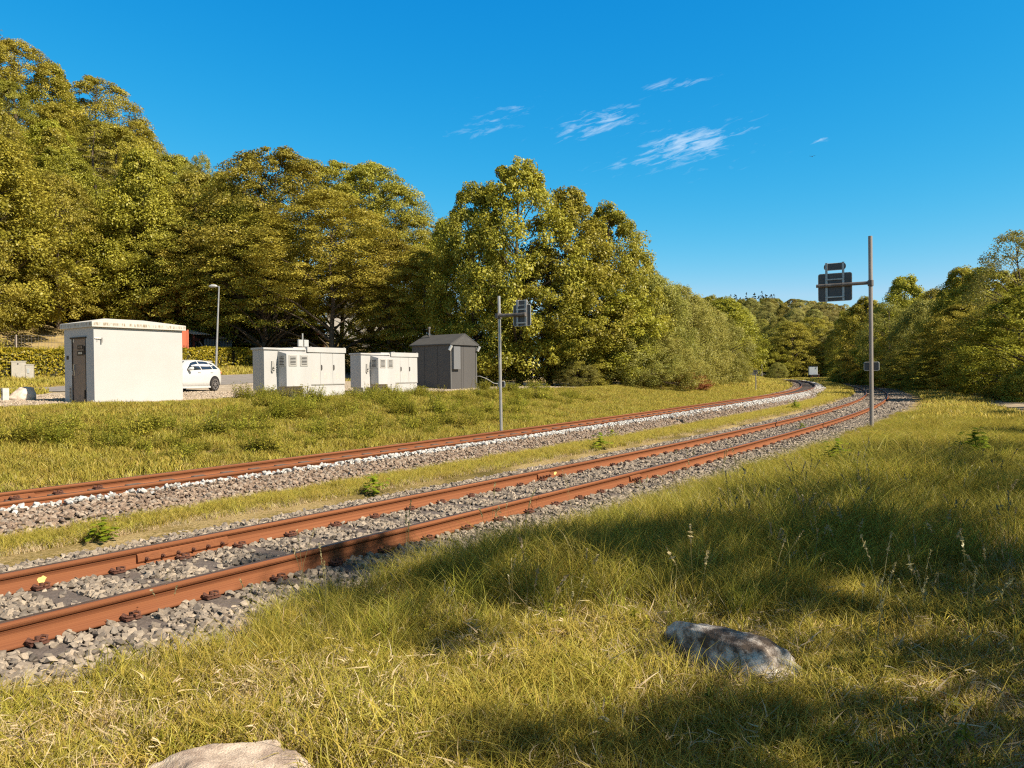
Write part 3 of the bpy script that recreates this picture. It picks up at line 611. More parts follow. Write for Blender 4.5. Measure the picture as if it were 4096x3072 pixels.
x = np.concatenate(XS); y = np.concatenate(YS); scl = np.concatenate(SS); mo = main_off(x, y); k = mo > 2.6; x, y, scl = x[k], y[k], scl[k]
scatter('leafy_weeds', np.stack([x, y, tz(x, y)-.02], 1), rots(len(x), .12), scl, rng.integers(0, 4, len(x)), TC_weed, 'dark green leafy weeds in clumps on the bank in front of the cabinets', 'weeds')

# broad-leaved herbs among the grass
TC_herb = proto_collection('herbs', [weed_proto(240+i, h=.08, nst=5, leaf=.05, wid=.45) for i in range(3)])
n = 900; y = 1.5+rng.uniform(size=n)**1.2*9; x = rng.uniform(-.8, .8, n)*y; o = sid_off(x, y); k = (o > 2.2) & rock_clear(x, y) & (noise2(x, y, 1.9, 3) > .05); x, y = x[k], y[k]
scatter('low_herbs', np.stack([x, y, tz(x, y)], 1), rots(len(x), .2), rng.uniform(.6, 1.3, len(x)), rng.integers(0, 3, len(x)), TC_herb, 'small broad leaved herbs among the near grass', 'weeds')

# ------------------------------------------------------------------ trees
def leaves_mesh(name, C_, Nn, L_, W_, T, r):
    """one bent rhombus per leaf: centres, normals, lengths, widths, tint"""
    k = len(C_); a = r.normal(size=(k, 3)); d = np.cross(Nn, a); d /= np.linalg.norm(d, axis=1)[:, None]+1e-9; sdv = np.cross(Nn, d)
    v0 = C_-d*L_[:, None]/2; v2 = C_+d*L_[:, None]/2-Nn*L_[:, None]*.18; v1 = C_+sdv*W_[:, None]/2+Nn*L_[:, None]*.08; v3 = C_-sdv*W_[:, None]/2+Nn*L_[:, None]*.08
    V = np.stack([v0, v1, v2, v3], 1).reshape(-1, 3); Fc = np.arange(4*k).reshape(-1, 4)
    me = mesh_np(name, V, Fc); attr_tint(me, np.repeat(T, 4)); return me
def tree_proto(kind, seed, H=14., Rr=5.):
    r = np.random.default_rng(seed); P_ = dict(
        maple=dict(nc=270, nl=150, cr=(.5, 1.0), fl=.85, L=.19, base=.06, up=.55, pw=.62, top=1.0, low=.75),
        beech=dict(nc=300, nl=140, cr=(.55, 1.1), fl=.55, L=.17, base=.05, up=.6, pw=.55, top=.95, low=.95),
        willow=dict(nc=330, nl=120, cr=(.35, .85), fl=.9, L=.15, base=.02, up=.3, pw=.5, top=.9, low=1.0),
        open=dict(nc=95, nl=95, cr=(.35, .95), fl=.7, L=.15, base=.16, up=.5, pw=.7, top=1.0, low=.7),
        birch=dict(nc=190, nl=80, cr=(.45, .95), fl=.8, L=.14, base=.22, up=.4, pw=.8, top=1.0, low=.6),
        larch=dict(nc=380, nl=90, cr=(.6, 1.0), fl=.3, L=.17, base=.05, up=.6, pw=1.25, top=.9, low=1.0),
        spruce=dict(nc=300, nl=60, cr=(.5, .95), fl=.4, L=.42, base=.05, up=.7, pw=1.4, top=.9, low=1.0),
        bush=dict(nc=150, nl=110, cr=(.35, .7), fl=.75, L=.11, base=.0, up=.4, pw=.45, top=.9, low=1.0))[kind]
    nc, nl = P_['nc'], P_['nl']; lobes = [(r.uniform(0, 6.28), r.uniform(.15, .95), r.uniform(-.30, .34)) for _ in range(9)]
    cs = []
    while len(cs) < nc:
        t = r.uniform(); a = r.uniform(0, 6.283)
        if kind in ('spruce', 'larch'): prof = (1-t)**.85*(1 if t > .06 else .8)+.03; t = 1-math.sqrt(r.uniform()) ; prof = (1-t)**.85+.03
        else:
            prof = max(0.04, math.sin(math.pi*min(1, (t*.93+.07*P_['low'])**P_['pw']*1.0)))**.62 if P_['low'] < .9 else max(.05, (1-t**2.4))**.55*(.75+.5*min(t*3, 1)*.5)
        lob = 1+sum(h_*math.exp(-((a-la+math.pi) % 6.283-math.pi)**2/.5-(t-lt)**2/.04) for la, lt, h_ in lobes)
        q = Rr*prof*lob*(.42+.60*r.uniform()**.45)
        z = H*(P_['base']+(1-P_['base'])*t); cs.append((q*math.cos(a), q*math.sin(a), z, q/(Rr*prof*lob+1e-6)))
    cs = np.array(cs); ctr = cs[:, :3]; rad = r.uniform(*P_['cr'], nc)*np.where(cs[:, 2] > .85*H, .7, 1)
    if kind in ('spruce', 'larch'): rad *= np.clip(1.15-cs[:, 2]/H, .3, 1)*1.15
    idx = np.repeat(np.arange(nc), nl); k = len(idx)
    off = r.normal(size=(k, 3)); off /= np.linalg.norm(off, axis=1)[:, None]; off *= (r.uniform(size=k)**.4)[:, None]
    rd = np.hypot(ctr[:, 0], ctr[:, 1])+1e-6; out = np.stack([ctr[:, 0]/rd, ctr[:, 1]/rd, np.zeros(nc)], 1)
    ell = off*rad[idx][:, None]; ell[:, 2] *= P_['fl']
    if kind in ('beech', 'larch', 'spruce'):      # sprays droop outward and stretch radially
        al = (ell*out[idx]).sum(1); ell += out[idx]*(al*.40)[:, None]; ell[:, 2] -= .18*np.abs(al)+.25*al
    C_ = ctr[idx]+ell
    Nn = off*(1-P_['up'])+np.array((0, 0, 1))*P_['up']+r.normal(size=(k, 3))*.38+out[idx]*.25; Nn /= np.linalg.norm(Nn, axis=1)[:, None]
    L_ = P_['L']*r.uniform(.7, 1.35, k); W_ = L_*(.36 if kind in ('willow', 'larch', 'spruce') else .62)
    T = np.clip(.5*r.uniform(size=nc)[idx]+.5*r.uniform(size=k), 0, 1)
    cm = leaves_mesh('crown', C_, Nn, L_, W_, T, r)
    b = MB(); tr = .018*H if kind != 'bush' else .05; pts = [(0, 0, -.4)]; rr = [tr*1.3]
    for i in range(1, 9): z = H*.92*i/8; pts.append((r.normal()*.02*H*.4, r.normal()*.02*H*.4, z)); rr.append(tr*(1-.88*i/8))
    b.tube(pts, rr, 8)
    for j in r.choice(nc, min(34, nc), replace=False):
        c = ctr[j]; z0 = max(.12*H, c[2]-.55*math.hypot(c[0], c[1])-.5) if kind not in ('spruce', 'larch') else c[2]+.1
        z0 = min(z0, .88*H); r0 = tr*(1-.88*z0/(.92*H))*.5+.012; mid = (c[0]*.5, c[1]*.5, z0*.4+c[2]*.6+.1)
        b.tube([(0, 0, z0), mid, tuple(c)], [r0, r0*.6, .012], 5, False)
    tm = b.build('trunk', M_bark); td = tm.data; bpy.data.objects.remove(tm)
    return dict(crown=cm, trunk=td, H=H, R=Rr)
PROTO = {}
def proto(kind, v):
    if (kind, v) not in PROTO:
        hr = dict(maple=(14, 5), beech=(15, 6), willow=(8, 4), open=(12, 3), birch=(14, 4), larch=(17, 4), spruce=(16, 3.0), bush=(3, 2.0))[kind]
        PROTO[(kind, v)] = tree_proto(kind, hash_(kind)+v*17, *hr)
    return PROTO[(kind, v)]
def hash_(s): return sum(ord(c)*(i+3) for i, c in enumerate(s))
LM = dict(maple=M_maple, beech=M_beech, willow=M_willow, birch=M_willow, open=M_maple, larch=M_larch, spruce=M_spruce, bush=M_weed)
CROWN = {}
def crown_data(kind, v, m):
    key = (kind, v, m.name)
    if key not in CROWN: me = proto(kind, v)['crown'].copy(); me.materials.append(m); CROWN[key] = me
    return CROWN[key]
NAMES = dict(maple='maple_tree', beech='beech_tree', willow='willow_tree', birch='birch_tree', open='maple_tree', larch='larch_tree', spruce='spruce_tree', bush='bush')
tcount = [0]
def tree(kind, x, y, H, W=None, label=None, group=None, m=None, v=None, z=None, cat=None, name=None):
    v = tcount[0] % 3 if v is None else v; tcount[0] += 1; p = proto(kind, v); m = m or LM[kind]
    z = TZ(x, y) if z is None else z; root = empty(name or NAMES[kind], (x, y, z), rng.uniform(0, 6.28), label, cat or ('bush' if kind == 'bush' else 'tree'), group)
    fz = H/p['H']; fx = (W/2/p['R']) if W else fz
    for nm, d in (('trunk', p['trunk']), ('crown', crown_data(kind, v, m))):
        o = bpy.data.objects.new(nm, d); col.objects.link(o); o.parent = root; o.scale = (fx, fx, fz)
    return root
def tree_px(kind, px, Y, top, W=None, label=None, **k):
    x = px_to(px, Y); z = TZ(x, Y); H = z_at(px, top, Y)-z; return tree(kind, x, Y, max(H, 1.0), W, label, **k)

# big maple group behind the grey shed
tree_px('maple', 2075, 50, 655, 8.5, 'tallest pointed maple of the clump behind the signal post by the shed')
tree_px('maple', 2290, 52, 765, 8.5, 'rounded bright maple just right of the tall pointed one')
tree_px('maple', 2440, 54, 830, 7.0, 'maple at the right shoulder of the clump, open to the sky')
tree_px('maple', 1905, 51, 745, 6.5, 'slim maple on the left shoulder of the tall pointed one')
tree_px('maple', 1790, 56, 880, 6.0, 'lower maple left of the clump, behind the grey shed roof')
tree_px('maple', 2200, 51, 1050, 8, 'lower leafy maple in front of the tall pointed one', m=M_maple)
tree_px('maple', 2380, 52, 1080, 8, 'low spreading maple in front of the rounded bright one')
tree_px('maple', 1960, 51, 1130, 6, 'small shaded maple right behind the gable end of the grey shed')
tree_px('maple', 2545, 57, 1010, 5.5, 'maple stepping down at the right end of the big clump')
tree_px('beech', 2320, 50, 1330, 4.5, 'low bushy sapling at the foot of the big maple clump')
tree_px('willow', 2310, 48.5, 1440, 3.0, 'small pale shrub on the bank below the maple clump', v=2)
# willows along the line
tree_px('willow', 2600, 56, 1110, 7, 'pale willow next to the maples, nearest of the willows')
tree_px('willow', 2710, 62, 1150, 7, 'pale greyish willow behind the red brown shrub')
tree_px('willow', 2790, 67, 1205, 7, 'pale willow right of the red brown shrub')
tree_px('willow', 2860, 74, 1255, 7, 'pale willow nearest the dark green maple by the curve')
tree_px('willow', 2640, 54, 1330, 6, 'low rounded willow in front of the pale ones')
tree_px('willow', 2500, 52, 1290, 6, 'low willow against the foot of the maple clump')
tree_px('maple', 2900, 88, 1195, 9, 'maple with a pointed top above the curve of the main track')
tree_px('maple', 2835, 100, 1185, 8, 'maple peeking out behind the willows below the ridge')
tree_px('maple', 2905, 92, 1240, 7, 'maple at the inside of the curve, above the distance sign')
tree_px('willow', 2925, 82, 1400, 4.5, 'low light green bush left of the distance sign')
tree_px('bush', 2745, 57.5, 1492, 3.8, 'red brown twiggy shrub on the bank below the willows', m=M_redtwig, v=0, name='shrub')
# overhanging beeches behind hedge, shed and cabinets
for i, (px, Y, top, W, lab) in enumerate([
    (800, 64, 700, 9, 'olive beech beside the street lamp, left of the dark overhanging group'),
    (940, 62, 700, 11, 'broad beech whose boughs hang over the corrugated shed'),
    (1110, 60, 625, 12, 'tallest beech of the overhanging group, above the white cabinets'),
    (1240, 65, 670, 10, 'beech directly right of the tallest overhanging one'),
    (1370, 68, 655, 10, 'beech with a notched top right of the gap in the skyline'),
    (1490, 66, 665, 10, 'beech at the right shoulder of the overhanging group'),
    (1590, 63, 790, 9, 'beech at the right edge of the group before the skyline dips'),
    (1660, 62, 930, 7, 'low beech filling the dip before the maple clump'),
    (1060, 58, 900, 10, 'front beech with low hanging sprays above the first white cabinet'),
    (1330, 56, 880, 11, 'front beech with low sprays above the second white cabinet'),
    (1560, 57, 1010, 8, 'front beech shading the left slope of the grey shed roof'),
    (1700, 55, 1060, 7, 'shaded beech directly above the ridge of the grey shed'),
    (860, 60, 880, 9, 'dark beech directly behind the street lamp head')]):
    t_ = tree_px('beech', px, Y, top, W, lab)
    if i >= 2:
        for c in t_.children:
            if c.name.startswith('crown'): c.location.z = (5.0 if 1230 <= px <= 1500 and i != 10 else 2.6 if i >= 8 else 3.4); c.scale.z *= (.72 if 1230 <= px <= 1500 else .82)
# dark undergrowth below them
for i, (px, Y, top) in enumerate([(980, 66, 1270), (1150, 67, 1250), (1250, 63, 1300), (1500, 62, 1340), (1560, 60, 1350), (1660, 57, 1350), (1760, 56, 1340), (1100, 62, 1330), (1860, 54, 1320), (1000, 76, 1180), (1130, 80, 1150), (1500, 92, 1120), (1560, 78, 1150), (1680, 74, 1180), (1220, 92, 1100)]):
    tree_px('beech', px, Y, top, 7, 'dim undergrowth tree in the shade beneath the overhanging beeches', group='undergrowth trees below the beeches')
# wooded hillside on the left
SKX = [-400, 0, 80, 150, 250, 380, 450, 520, 600, 700, 740, 820, 860, 1000, 1100, 1700]
SKY_ = [-300, 60, 130, 205, 255, 300, 350, 430, 520, 615, 615, 620, 690, 700, 640, 900]
kinds = {'beech': 'olive beech on the steep hillside wood', 'larch': 'feathery larch on the steep hillside wood', 'maple': 'light green broadleaf tree on the steep hillside wood', 'birch': 'thin pale crowned tree on the steep hillside wood'}
for row, m_ in enumerate([41, 47, 54, 61, 69, 78, 87, 97]):
    for s in np.arange(-4+(row % 2)*3, 104, 4.6+.22*row):
        ss_ = s+rng.uniform(-1.8, 1.8); mm = m_+rng.uniform(-2, 2); x, y = to_xy(ss_, float(nmain(ss_))+mm)
        if y < 8 or abs(x) > y*.66+9 or (row == 0 and ss_ > 26): continue
        px = 2048+3100*x/y
        if px > 900 and row < 2 or px > 1050: continue
        lim = np.interp(px, SKX, SKY_)+rng.uniform(0, 45); z = TZ(x, y); hl = z_at(px, lim, y)-z; H = min(rng.uniform(11, 16)*(1 if row > 0 else .62), hl)
        if row == 7: H = min(hl, 24)
        if H < 5.5: continue
        kd = rng.choice(['beech', 'beech', 'larch', 'maple', 'birch'], p=[.40, .20, .12, .28, .0])
        tree(kd, float(x), float(y), float(H), float(H*rng.uniform(.62, .82)) if kd != 'larch' else float(H*.48), kinds[kd], group='wood on the steep left hillside: '+kd)
tree_px('birch', 815, 84, 625, 6, 'small round crown standing in the notch of the left skyline', v=1)
tree_px('maple', 90, 59, 905, 9, 'bright green tree low on the hillside at the left picture edge', v=0)
tree_px('maple', 560, 62, 800, 10, 'pale flowering broadleaf tree at the foot of the hillside behind the hut', v=1)
tree_px('maple', 300, 60, 1050, 9, 'low bright tree at the foot of the hillside above the wire fence', v=2)
tree_px('beech', 720, 60, 880, 9, 'beech at the foot of the hillside just left of the street lamp', v=1)
# the wood on the right
for i, (kd, px, Y, top, W, lab) in enumerate([
    ('birch', 4075, 54, 930, 6.5, 'tall loose birch at the right picture edge'),
    ('maple', 3950, 68, 1075, 9, 'rounded dense tree just left of the tall birch'),
    ('maple', 3850, 76, 1075, 8, 'rounded tree with a high crown behind the path'),
    ('beech', 4040, 58, 1180, 9, 'tree with low boughs over the footpath at the right edge'),
    ('beech', 3740, 92, 1160, 8, 'shorter tree in the dip between the two high crowns on the right'),
    ('maple', 3620, 100, 1110, 11, 'broad crown just right of the near signal pole'),
    ('willow', 3700, 84, 1210, 8, 'pale feathery tree in front of the dip in the right wood'),
    ('birch', 3560, 92, 1215, 7, 'thin yellowish tree right behind the near signal pole'),
    ('beech', 3860, 66, 1220, 9, 'dark tree at the edge of the meadow by the footpath bend'),
    ('maple', 3470, 124, 1195, 10, 'tree seen just left of the near signal pole'),
    ('beech', 3450, 150, 1215, 11, 'broad tree below the signal board'),
    ('beech', 3425, 180, 1250, 12, 'dark beech right of the parked truck'),
    ('beech', 3250, 246, 1270, 18, 'large tree towering behind the parked truck'),
    ('beech', 3170, 240, 1290, 18, 'dark tree left of the parked truck'),
    ('maple', 3100, 238, 1380, 14, 'round tree between the grey roof and the dark trees'),
    ('willow', 3112, 222, 1452, 6, 'small pale bush by the utility pole'),
    ('beech', 3400, 234, 1290, 14, 'tree closing the wood edge right behind the truck'),
    ('beech', 3590, 88, 1330, 8, 'low tree along the far edge of the meadow behind the pole'),
    ('beech', 3680, 76, 1380, 7, 'low dark tree along the far edge of the meadow'),
    ('beech', 3780, 67, 1400, 7, 'low leafy tree where the footpath leaves the meadow'),
    ('maple', 3990, 52, 1340, 6, 'low bright leaved tree beside the footpath'),
    ('beech', 3500, 112, 1350, 10, 'low shaded tree left behind the small plate on the near pole'),
    ('beech', 3420, 135, 1370, 11, 'low shaded tree below the broad one under the signal board'),
    ('maple', 4130, 46, 1150, 8, 'leafy tree cut off by the right picture edge'),
    ('maple', 3440, 160, 1390, 9, 'low light tree at the wood edge right of the truck')]):
    tree_px(kd, px, Y, top, W, lab)
for i, (px, Y, top, W) in enumerate([(4010, 45, 1530, 2.6), (4070, 47, 1480, 3), (3900, 56, 1500, 3.5), (3830, 62, 1495, 4), (3740, 70, 1490, 4), (3650, 80, 1480, 4), (3560, 92, 1480, 5), (3480, 110, 1475, 6), (3400, 130, 1470, 7), (4120, 42, 1470, 3)]):
    tree_px('bush', px, Y, top, W, 'dark bush at the foot of the right wood along the meadow edge', group='bushes along the right wood edge', m=M_beech)
# inner rows that close the wood
for i in range(46):
    t = i/46; px = 3380+760*t; Y = float(np.interp(px, [3380, 3600, 3850, 4140], [185, 128, 96, 66]))+rng.uniform(0, 26)
    top = float(np.interp(px, [3380, 3480, 3600, 3740, 3850, 3950, 4020, 4140], [1225, 1215, 1150, 1185, 1090, 1090, 1100, 1000]))+rng.uniform(15, 110)
    tree_px('beech' if i % 3 else 'maple', px, Y, top, rng.uniform(7, 10), 'inner tree filling the wood behind the right meadow edge', group='inner trees of the right wood')
# distant wooded hill
for row, Rr_ in enumerate([262, 282, 303, 325, 348, 372, 396]):
    for a in np.arange(9.5, 28.5, 1.15):
        aa = R(a+rng.uniform(-.4, .4)+.5*(row % 2)); rr = Rr_+rng.uniform(-8, 8); x, y = rr*math.sin(aa), rr*math.cos(aa); px = 2048+3100*x/y
        lim = np.interp(px, [2500, 2680, 2900, 3100, 3250, 3400, 3700], [1215, 1205, 1195, 1190, 1200, 1218, 1235])+rng.uniform(0, 12); z = TZ(x, y); H = min(rng.uniform(13, 18), z_at(px, lim, y)-z)
        if H < 6: continue
        tree('beech' if rng.uniform() < .6 else 'maple', x, y, float(H), float(H*rng.uniform(.75, .95)), 'round crowned tree in the wood on the distant hill', group='trees on the distant hill', m=M_far1 if rng.uniform() < .6 else M_far2)
for i, (px, top) in enumerate([(2690, 1196), (2715, 1188), (2740, 1200), (2765, 1184), (2785, 1192), (2925, 1182), (2945, 1176), (2965, 1186), (2990, 1174), (3020, 1170), (3040, 1178), (3052, 1168), (3068, 1176), (3085, 1172), (3100, 1180), (2660, 1198), (2900, 1190)]):
    tree_px('spruce', px, 408+rng.uniform(-6, 6), top-6, 6.5, 'dark spruce spire on the ridge of the distant hill', group='spruces on the distant ridge')
tree_px('spruce', 2775, 330, 1190, 16, 'broad black green conifer below the spruce ridge', v=1)
# shade trees beside and behind the viewpoint, out of the picture
for i, (kd, x, y, H, W) in enumerate([('open', 8.9, 1.7, 10.8, 5.0), ('open', 10.0, 2.0, 9.5, 5.0), ('open', 11.8, 4.5, 9, 5.4), ('open', 13.8, 7.0, 9, 5), ('open', 16.8, 9.6, 10, 6), ('open', 13.5, 1.0, 11, 5.5), ('open', 9.2, -1.6, 9, 4.2), ('open', 7.5, .2, 6, 3), ('maple', 24, 15, 11, 6), ('maple', 29, 23, 11, 6), ('birch', 21, 12, 9, 4), ('beech', 36, 36, 11, 8), ('maple', 33, 29, 11, 6)]):
    tree(kd, x, y, H, W, 'tree beside the footpath outside the right picture edge, shading the grass', group='trees outside the right picture edge')

# ------------------------------------------------------------------ hedges
def hedge(name, x0, y0, x1, y1, h, wd, label, dens=900):
    L = math.hypot(x1-x0, y1-y0); n = int(dens*L); r = np.random.default_rng(int(L*10)); u = r.uniform(size=n)*L; v = r.uniform(-1, 1, n)*wd/2; wv = r.uniform(size=n)**.7*h
    side = r.integers(0, 3, n); v = np.where(side == 0, -wd/2+r.normal(0, .05, n), np.where(side == 1, wd/2+r.normal(0, .05, n), v)); wv = np.where(side == 2, h+r.normal(0, .05, n)+.04*np.sin(u*2.1), wv)
    a = math.atan2(y1-y0, x1-x0); zx = tz(x0+u*math.cos(a)-v*math.sin(a), y0+u*math.sin(a)+v*math.cos(a)); zb = TZ(x0, y0)
    C_ = np.stack([u, v, wv+zx-zb], 1); nv = np.where(side[:, None] == 2, np.array((0, 0, 1.)), np.where(side[:, None] == 0, np.array((0, -1., .3)), np.array((0, 1., .3)))) + r.normal(size=(n, 3))*.55
    nv /= np.linalg.norm(nv, axis=1)[:, None]; me = leaves_mesh('foliage', C_, nv, .13*r.uniform(.7, 1.3, n), .09*r.uniform(.7, 1.3, n), r.uniform(size=n)**1.0, r)
    root = empty(name, (x0, y0, zb), a, label, 'hedge'); link('foliage', me, M_hedge, root)
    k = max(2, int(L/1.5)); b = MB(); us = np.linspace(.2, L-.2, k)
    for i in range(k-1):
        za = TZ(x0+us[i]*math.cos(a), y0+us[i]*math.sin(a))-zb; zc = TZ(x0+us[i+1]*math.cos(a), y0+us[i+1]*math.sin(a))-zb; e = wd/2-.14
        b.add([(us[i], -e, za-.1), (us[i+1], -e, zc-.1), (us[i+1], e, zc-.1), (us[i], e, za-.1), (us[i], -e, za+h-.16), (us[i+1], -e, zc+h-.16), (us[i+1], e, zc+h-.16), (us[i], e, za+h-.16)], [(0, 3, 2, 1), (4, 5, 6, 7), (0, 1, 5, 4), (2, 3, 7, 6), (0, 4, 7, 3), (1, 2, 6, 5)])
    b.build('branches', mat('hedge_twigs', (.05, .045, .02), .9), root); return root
hedge('hedge', -28.0, 34.0, -24.35, 43.1, 1.5, .9, 'clipped yellow green hedge left of the hut, behind the grey utility cabinet')
hedge('hedge', -24.2, 43.5, -20.0, 54.4, 1.45, .9, 'clipped yellow green hedge right of the hut, behind the white car')
hedge('hedge', -19.9, 54.8, -16.0, 64.5, 1.4, .9, 'shaded end of the hedge below the overhanging beeches')

# ------------------------------------------------------------------ buildings and cabinets
A55 = R(55)
Z0 = 1.14
# transformer hut
hut = empty('utility_hut', (-12.5, 23.2, Z0), A55, 'cream rendered utility hut with a flat overhanging slab roof and a brown door', 'hut')
W_ = MB()
dx0, dx1, dz = .47, 1.34, 2.03
W_.box(0, 2.87, 0, 1.8, -.3, 0).box(.10, 2.87, 0, 1.8, 0, 2.31).box(0, .10, 0, dx0, 0, 2.31).box(0, .10, dx1, 1.8, 0, 2.31).box(0, .10, dx0, dx1, dz, 2.31)
W_.build('wall', M_wall, hut)
o = .09
rf = MB(); rf.add([(-o, -o, 2.31), (2.87+o, -o, 2.31), (2.87+o, 1.8+o, 2.31), (-o, 1.8+o, 2.31), (-o, -o, 2.47), (2.87+o, -o, 2.47), (2.87+o, 1.8+o, 2.47), (-o, 1.8+o, 2.47), (.75, .8, 2.64), (2.0, .8, 2.64), (2.0, 1.0, 2.64), (.75, 1.0, 2.64)],
    [(3, 2, 1, 0), (0, 1, 5, 4), (1, 2, 6, 5), (2, 3, 7, 6), (3, 0, 4, 7), (4, 5, 9, 8), (5, 6, 10, 9), (6, 7, 11, 10), (7, 4, 8, 11), (8, 9, 10, 11)])
# run-off stains along the slab edge belong to the slab itself
ms, t, b = node_mat('stained_slab_edge'); nn_ = t.nodes; ll = t.links
tcn = nn_.new('ShaderNodeTexCoord'); mp = nn_.new('ShaderNodeMapping'); mp.inputs['Scale'].default_value = (9, 9, 1.2); ll.new(tcn.outputs['Object'], mp.inputs[0])
nz = nn_.new('ShaderNodeTexNoise'); nz.inputs['Scale'].default_value = 2.2; nz.inputs['Detail'].default_value = 7; nz.inputs['Roughness'].default_value = .7; ll.new(mp.outputs[0], nz.inputs['Vector'])
sp_ = nn_.new('ShaderNodeSeparateXYZ'); ll.new(tcn.outputs['Object'], sp_.inputs[0])
b1_ = nn_.new('ShaderNodeMapRange'); b1_.inputs[1].default_value = 2.47; b1_.inputs[2].default_value = 2.42; ll.new(sp_.outputs[2], b1_.inputs[0])
b2_ = nn_.new('ShaderNodeMapRange'); b2_.inputs[1].default_value = 2.335; b2_.inputs[2].default_value = 2.37; ll.new(sp_.outputs[2], b2_.inputs[0])
m_1 = nn_.new('ShaderNodeMath'); m_1.operation = 'MULTIPLY'; ll.new(b1_.outputs[0], m_1.inputs[0]); ll.new(b2_.outputs[0], m_1.inputs[1])
r_ = nn_.new('ShaderNodeMapRange'); r_.inputs[1].default_value = .47; r_.inputs[2].default_value = .60; ll.new(nz.outputs[0], r_.inputs[0])
m_2 = nn_.new('ShaderNodeMath'); m_2.operation = 'MULTIPLY'; ll.new(m_1.outputs[0], m_2.inputs[0]); ll.new(r_.outputs[0], m_2.inputs[1])
mx = nn_.new('ShaderNodeMix'); mx.data_type = 'RGBA'; mx.inputs[6].default_value = (.50, .47, .42, 1); mx.inputs[7].default_value = (.24, .18, .11, 1); ll.new(m_2.outputs[0], mx.inputs[0]); ll.new(mx.outputs[2], b.inputs['Base Color']); b.inputs['Roughness'].default_value = .9
rf.build('roof', ms, hut, bevel=.012)
fr = MB().box(-.004, .06, dx0, dx0+.045, 0, dz).box(-.004, .06, dx1-.045, dx1, 0, dz).box(-.03, .06, dx0-.05, dx1+.06, dz-.04, dz+.004); fr.build('door_frame', M_dark, hut)
dr = MB().box(.012, .06, dx0+.048, dx1-.046, .02, dz-.042).build('door', M_door, hut)
MB().box(-.02, .011, dx1-.15, dx1-.10, 1.02, 1.20).tube([(-.035, dx1-.125, 1.04), (-.05, dx1-.125, 1.0), (-.05, dx1-.12, .90), (-.03, dx1-.12, .88)], .011, 8).box(.004, .011, dx1-.16, dx1-.09, .86, 1.22).build('handle', M_galv, dr)
for zz in (1.62, .28): MB().box(-.02, .011, dx0+.05, dx0+.12, zz-.13, zz+.13).build('hinge', M_dark, dr)
def plate(y0, y1, z0, z1, bars, mbase, mtext):
    p_ = MB().box(-.004-.012+.012, .0115, y0, y1, z0, z1).build('warning_sign', mbase, dr); q = MB()
    for (u0, u1, v0, v1) in bars: q.box(-.0075, -.005, y0+(y1-y0)*(1-u1), y0+(y1-y0)*(1-u0), z0+(z1-z0)*v0, z0+(z1-z0)*v1)
    q.build('lettering', mtext, p_)
plate(.66, .99, 1.66, 1.78, [(.12, .22, .3, .7), (.28, .40, .3, .7), (.46, .6, .3, .7), (.66, .9, .2, .8)], M_dark, M_door)
plate(.66, .99, 1.47, 1.61, [(.2, .34, .3, .75), (.38, .54, .3, .75), (.58, .66, .3, .75), (.70, .88, .3, .75)], M_dark, M_signe)
MB().box(.004, .0115, dx1-.13, dx1-.07, 1.88, 1.98).build('label_plate', M_signe, dr)
MB().box(-.006, .001, 1.53, 1.67, 1.36, 1.48).build('number_plate', M_dark, hut)
vg = MB().box(-.012, .0, 1.375, 1.50, .08, .52).build('vent_grille', mat('vent_paint', (.45, .40, .35), .6), hut)
vb = MB()
for k in range(9): vb.box(-.016, -.013, 1.39, 1.485, .12+.042*k, .138+.042*k)
vb.build('slot', M_dark, vg)
MB().box(.09, .10, -.02, .001, 1.86, 2.0).tube([(.02, -.02, 1.97), (.10, -.035, 1.97), (.22, -.05, 1.965)], .012, 8).box(.20, .235, -.075, -.03, 1.84, 1.99).build('wall_bracket', M_galv, hut)
MB().box(-.02, .0, .04, .12, .06, .12).build('ground_clamp', M_signe, hut)

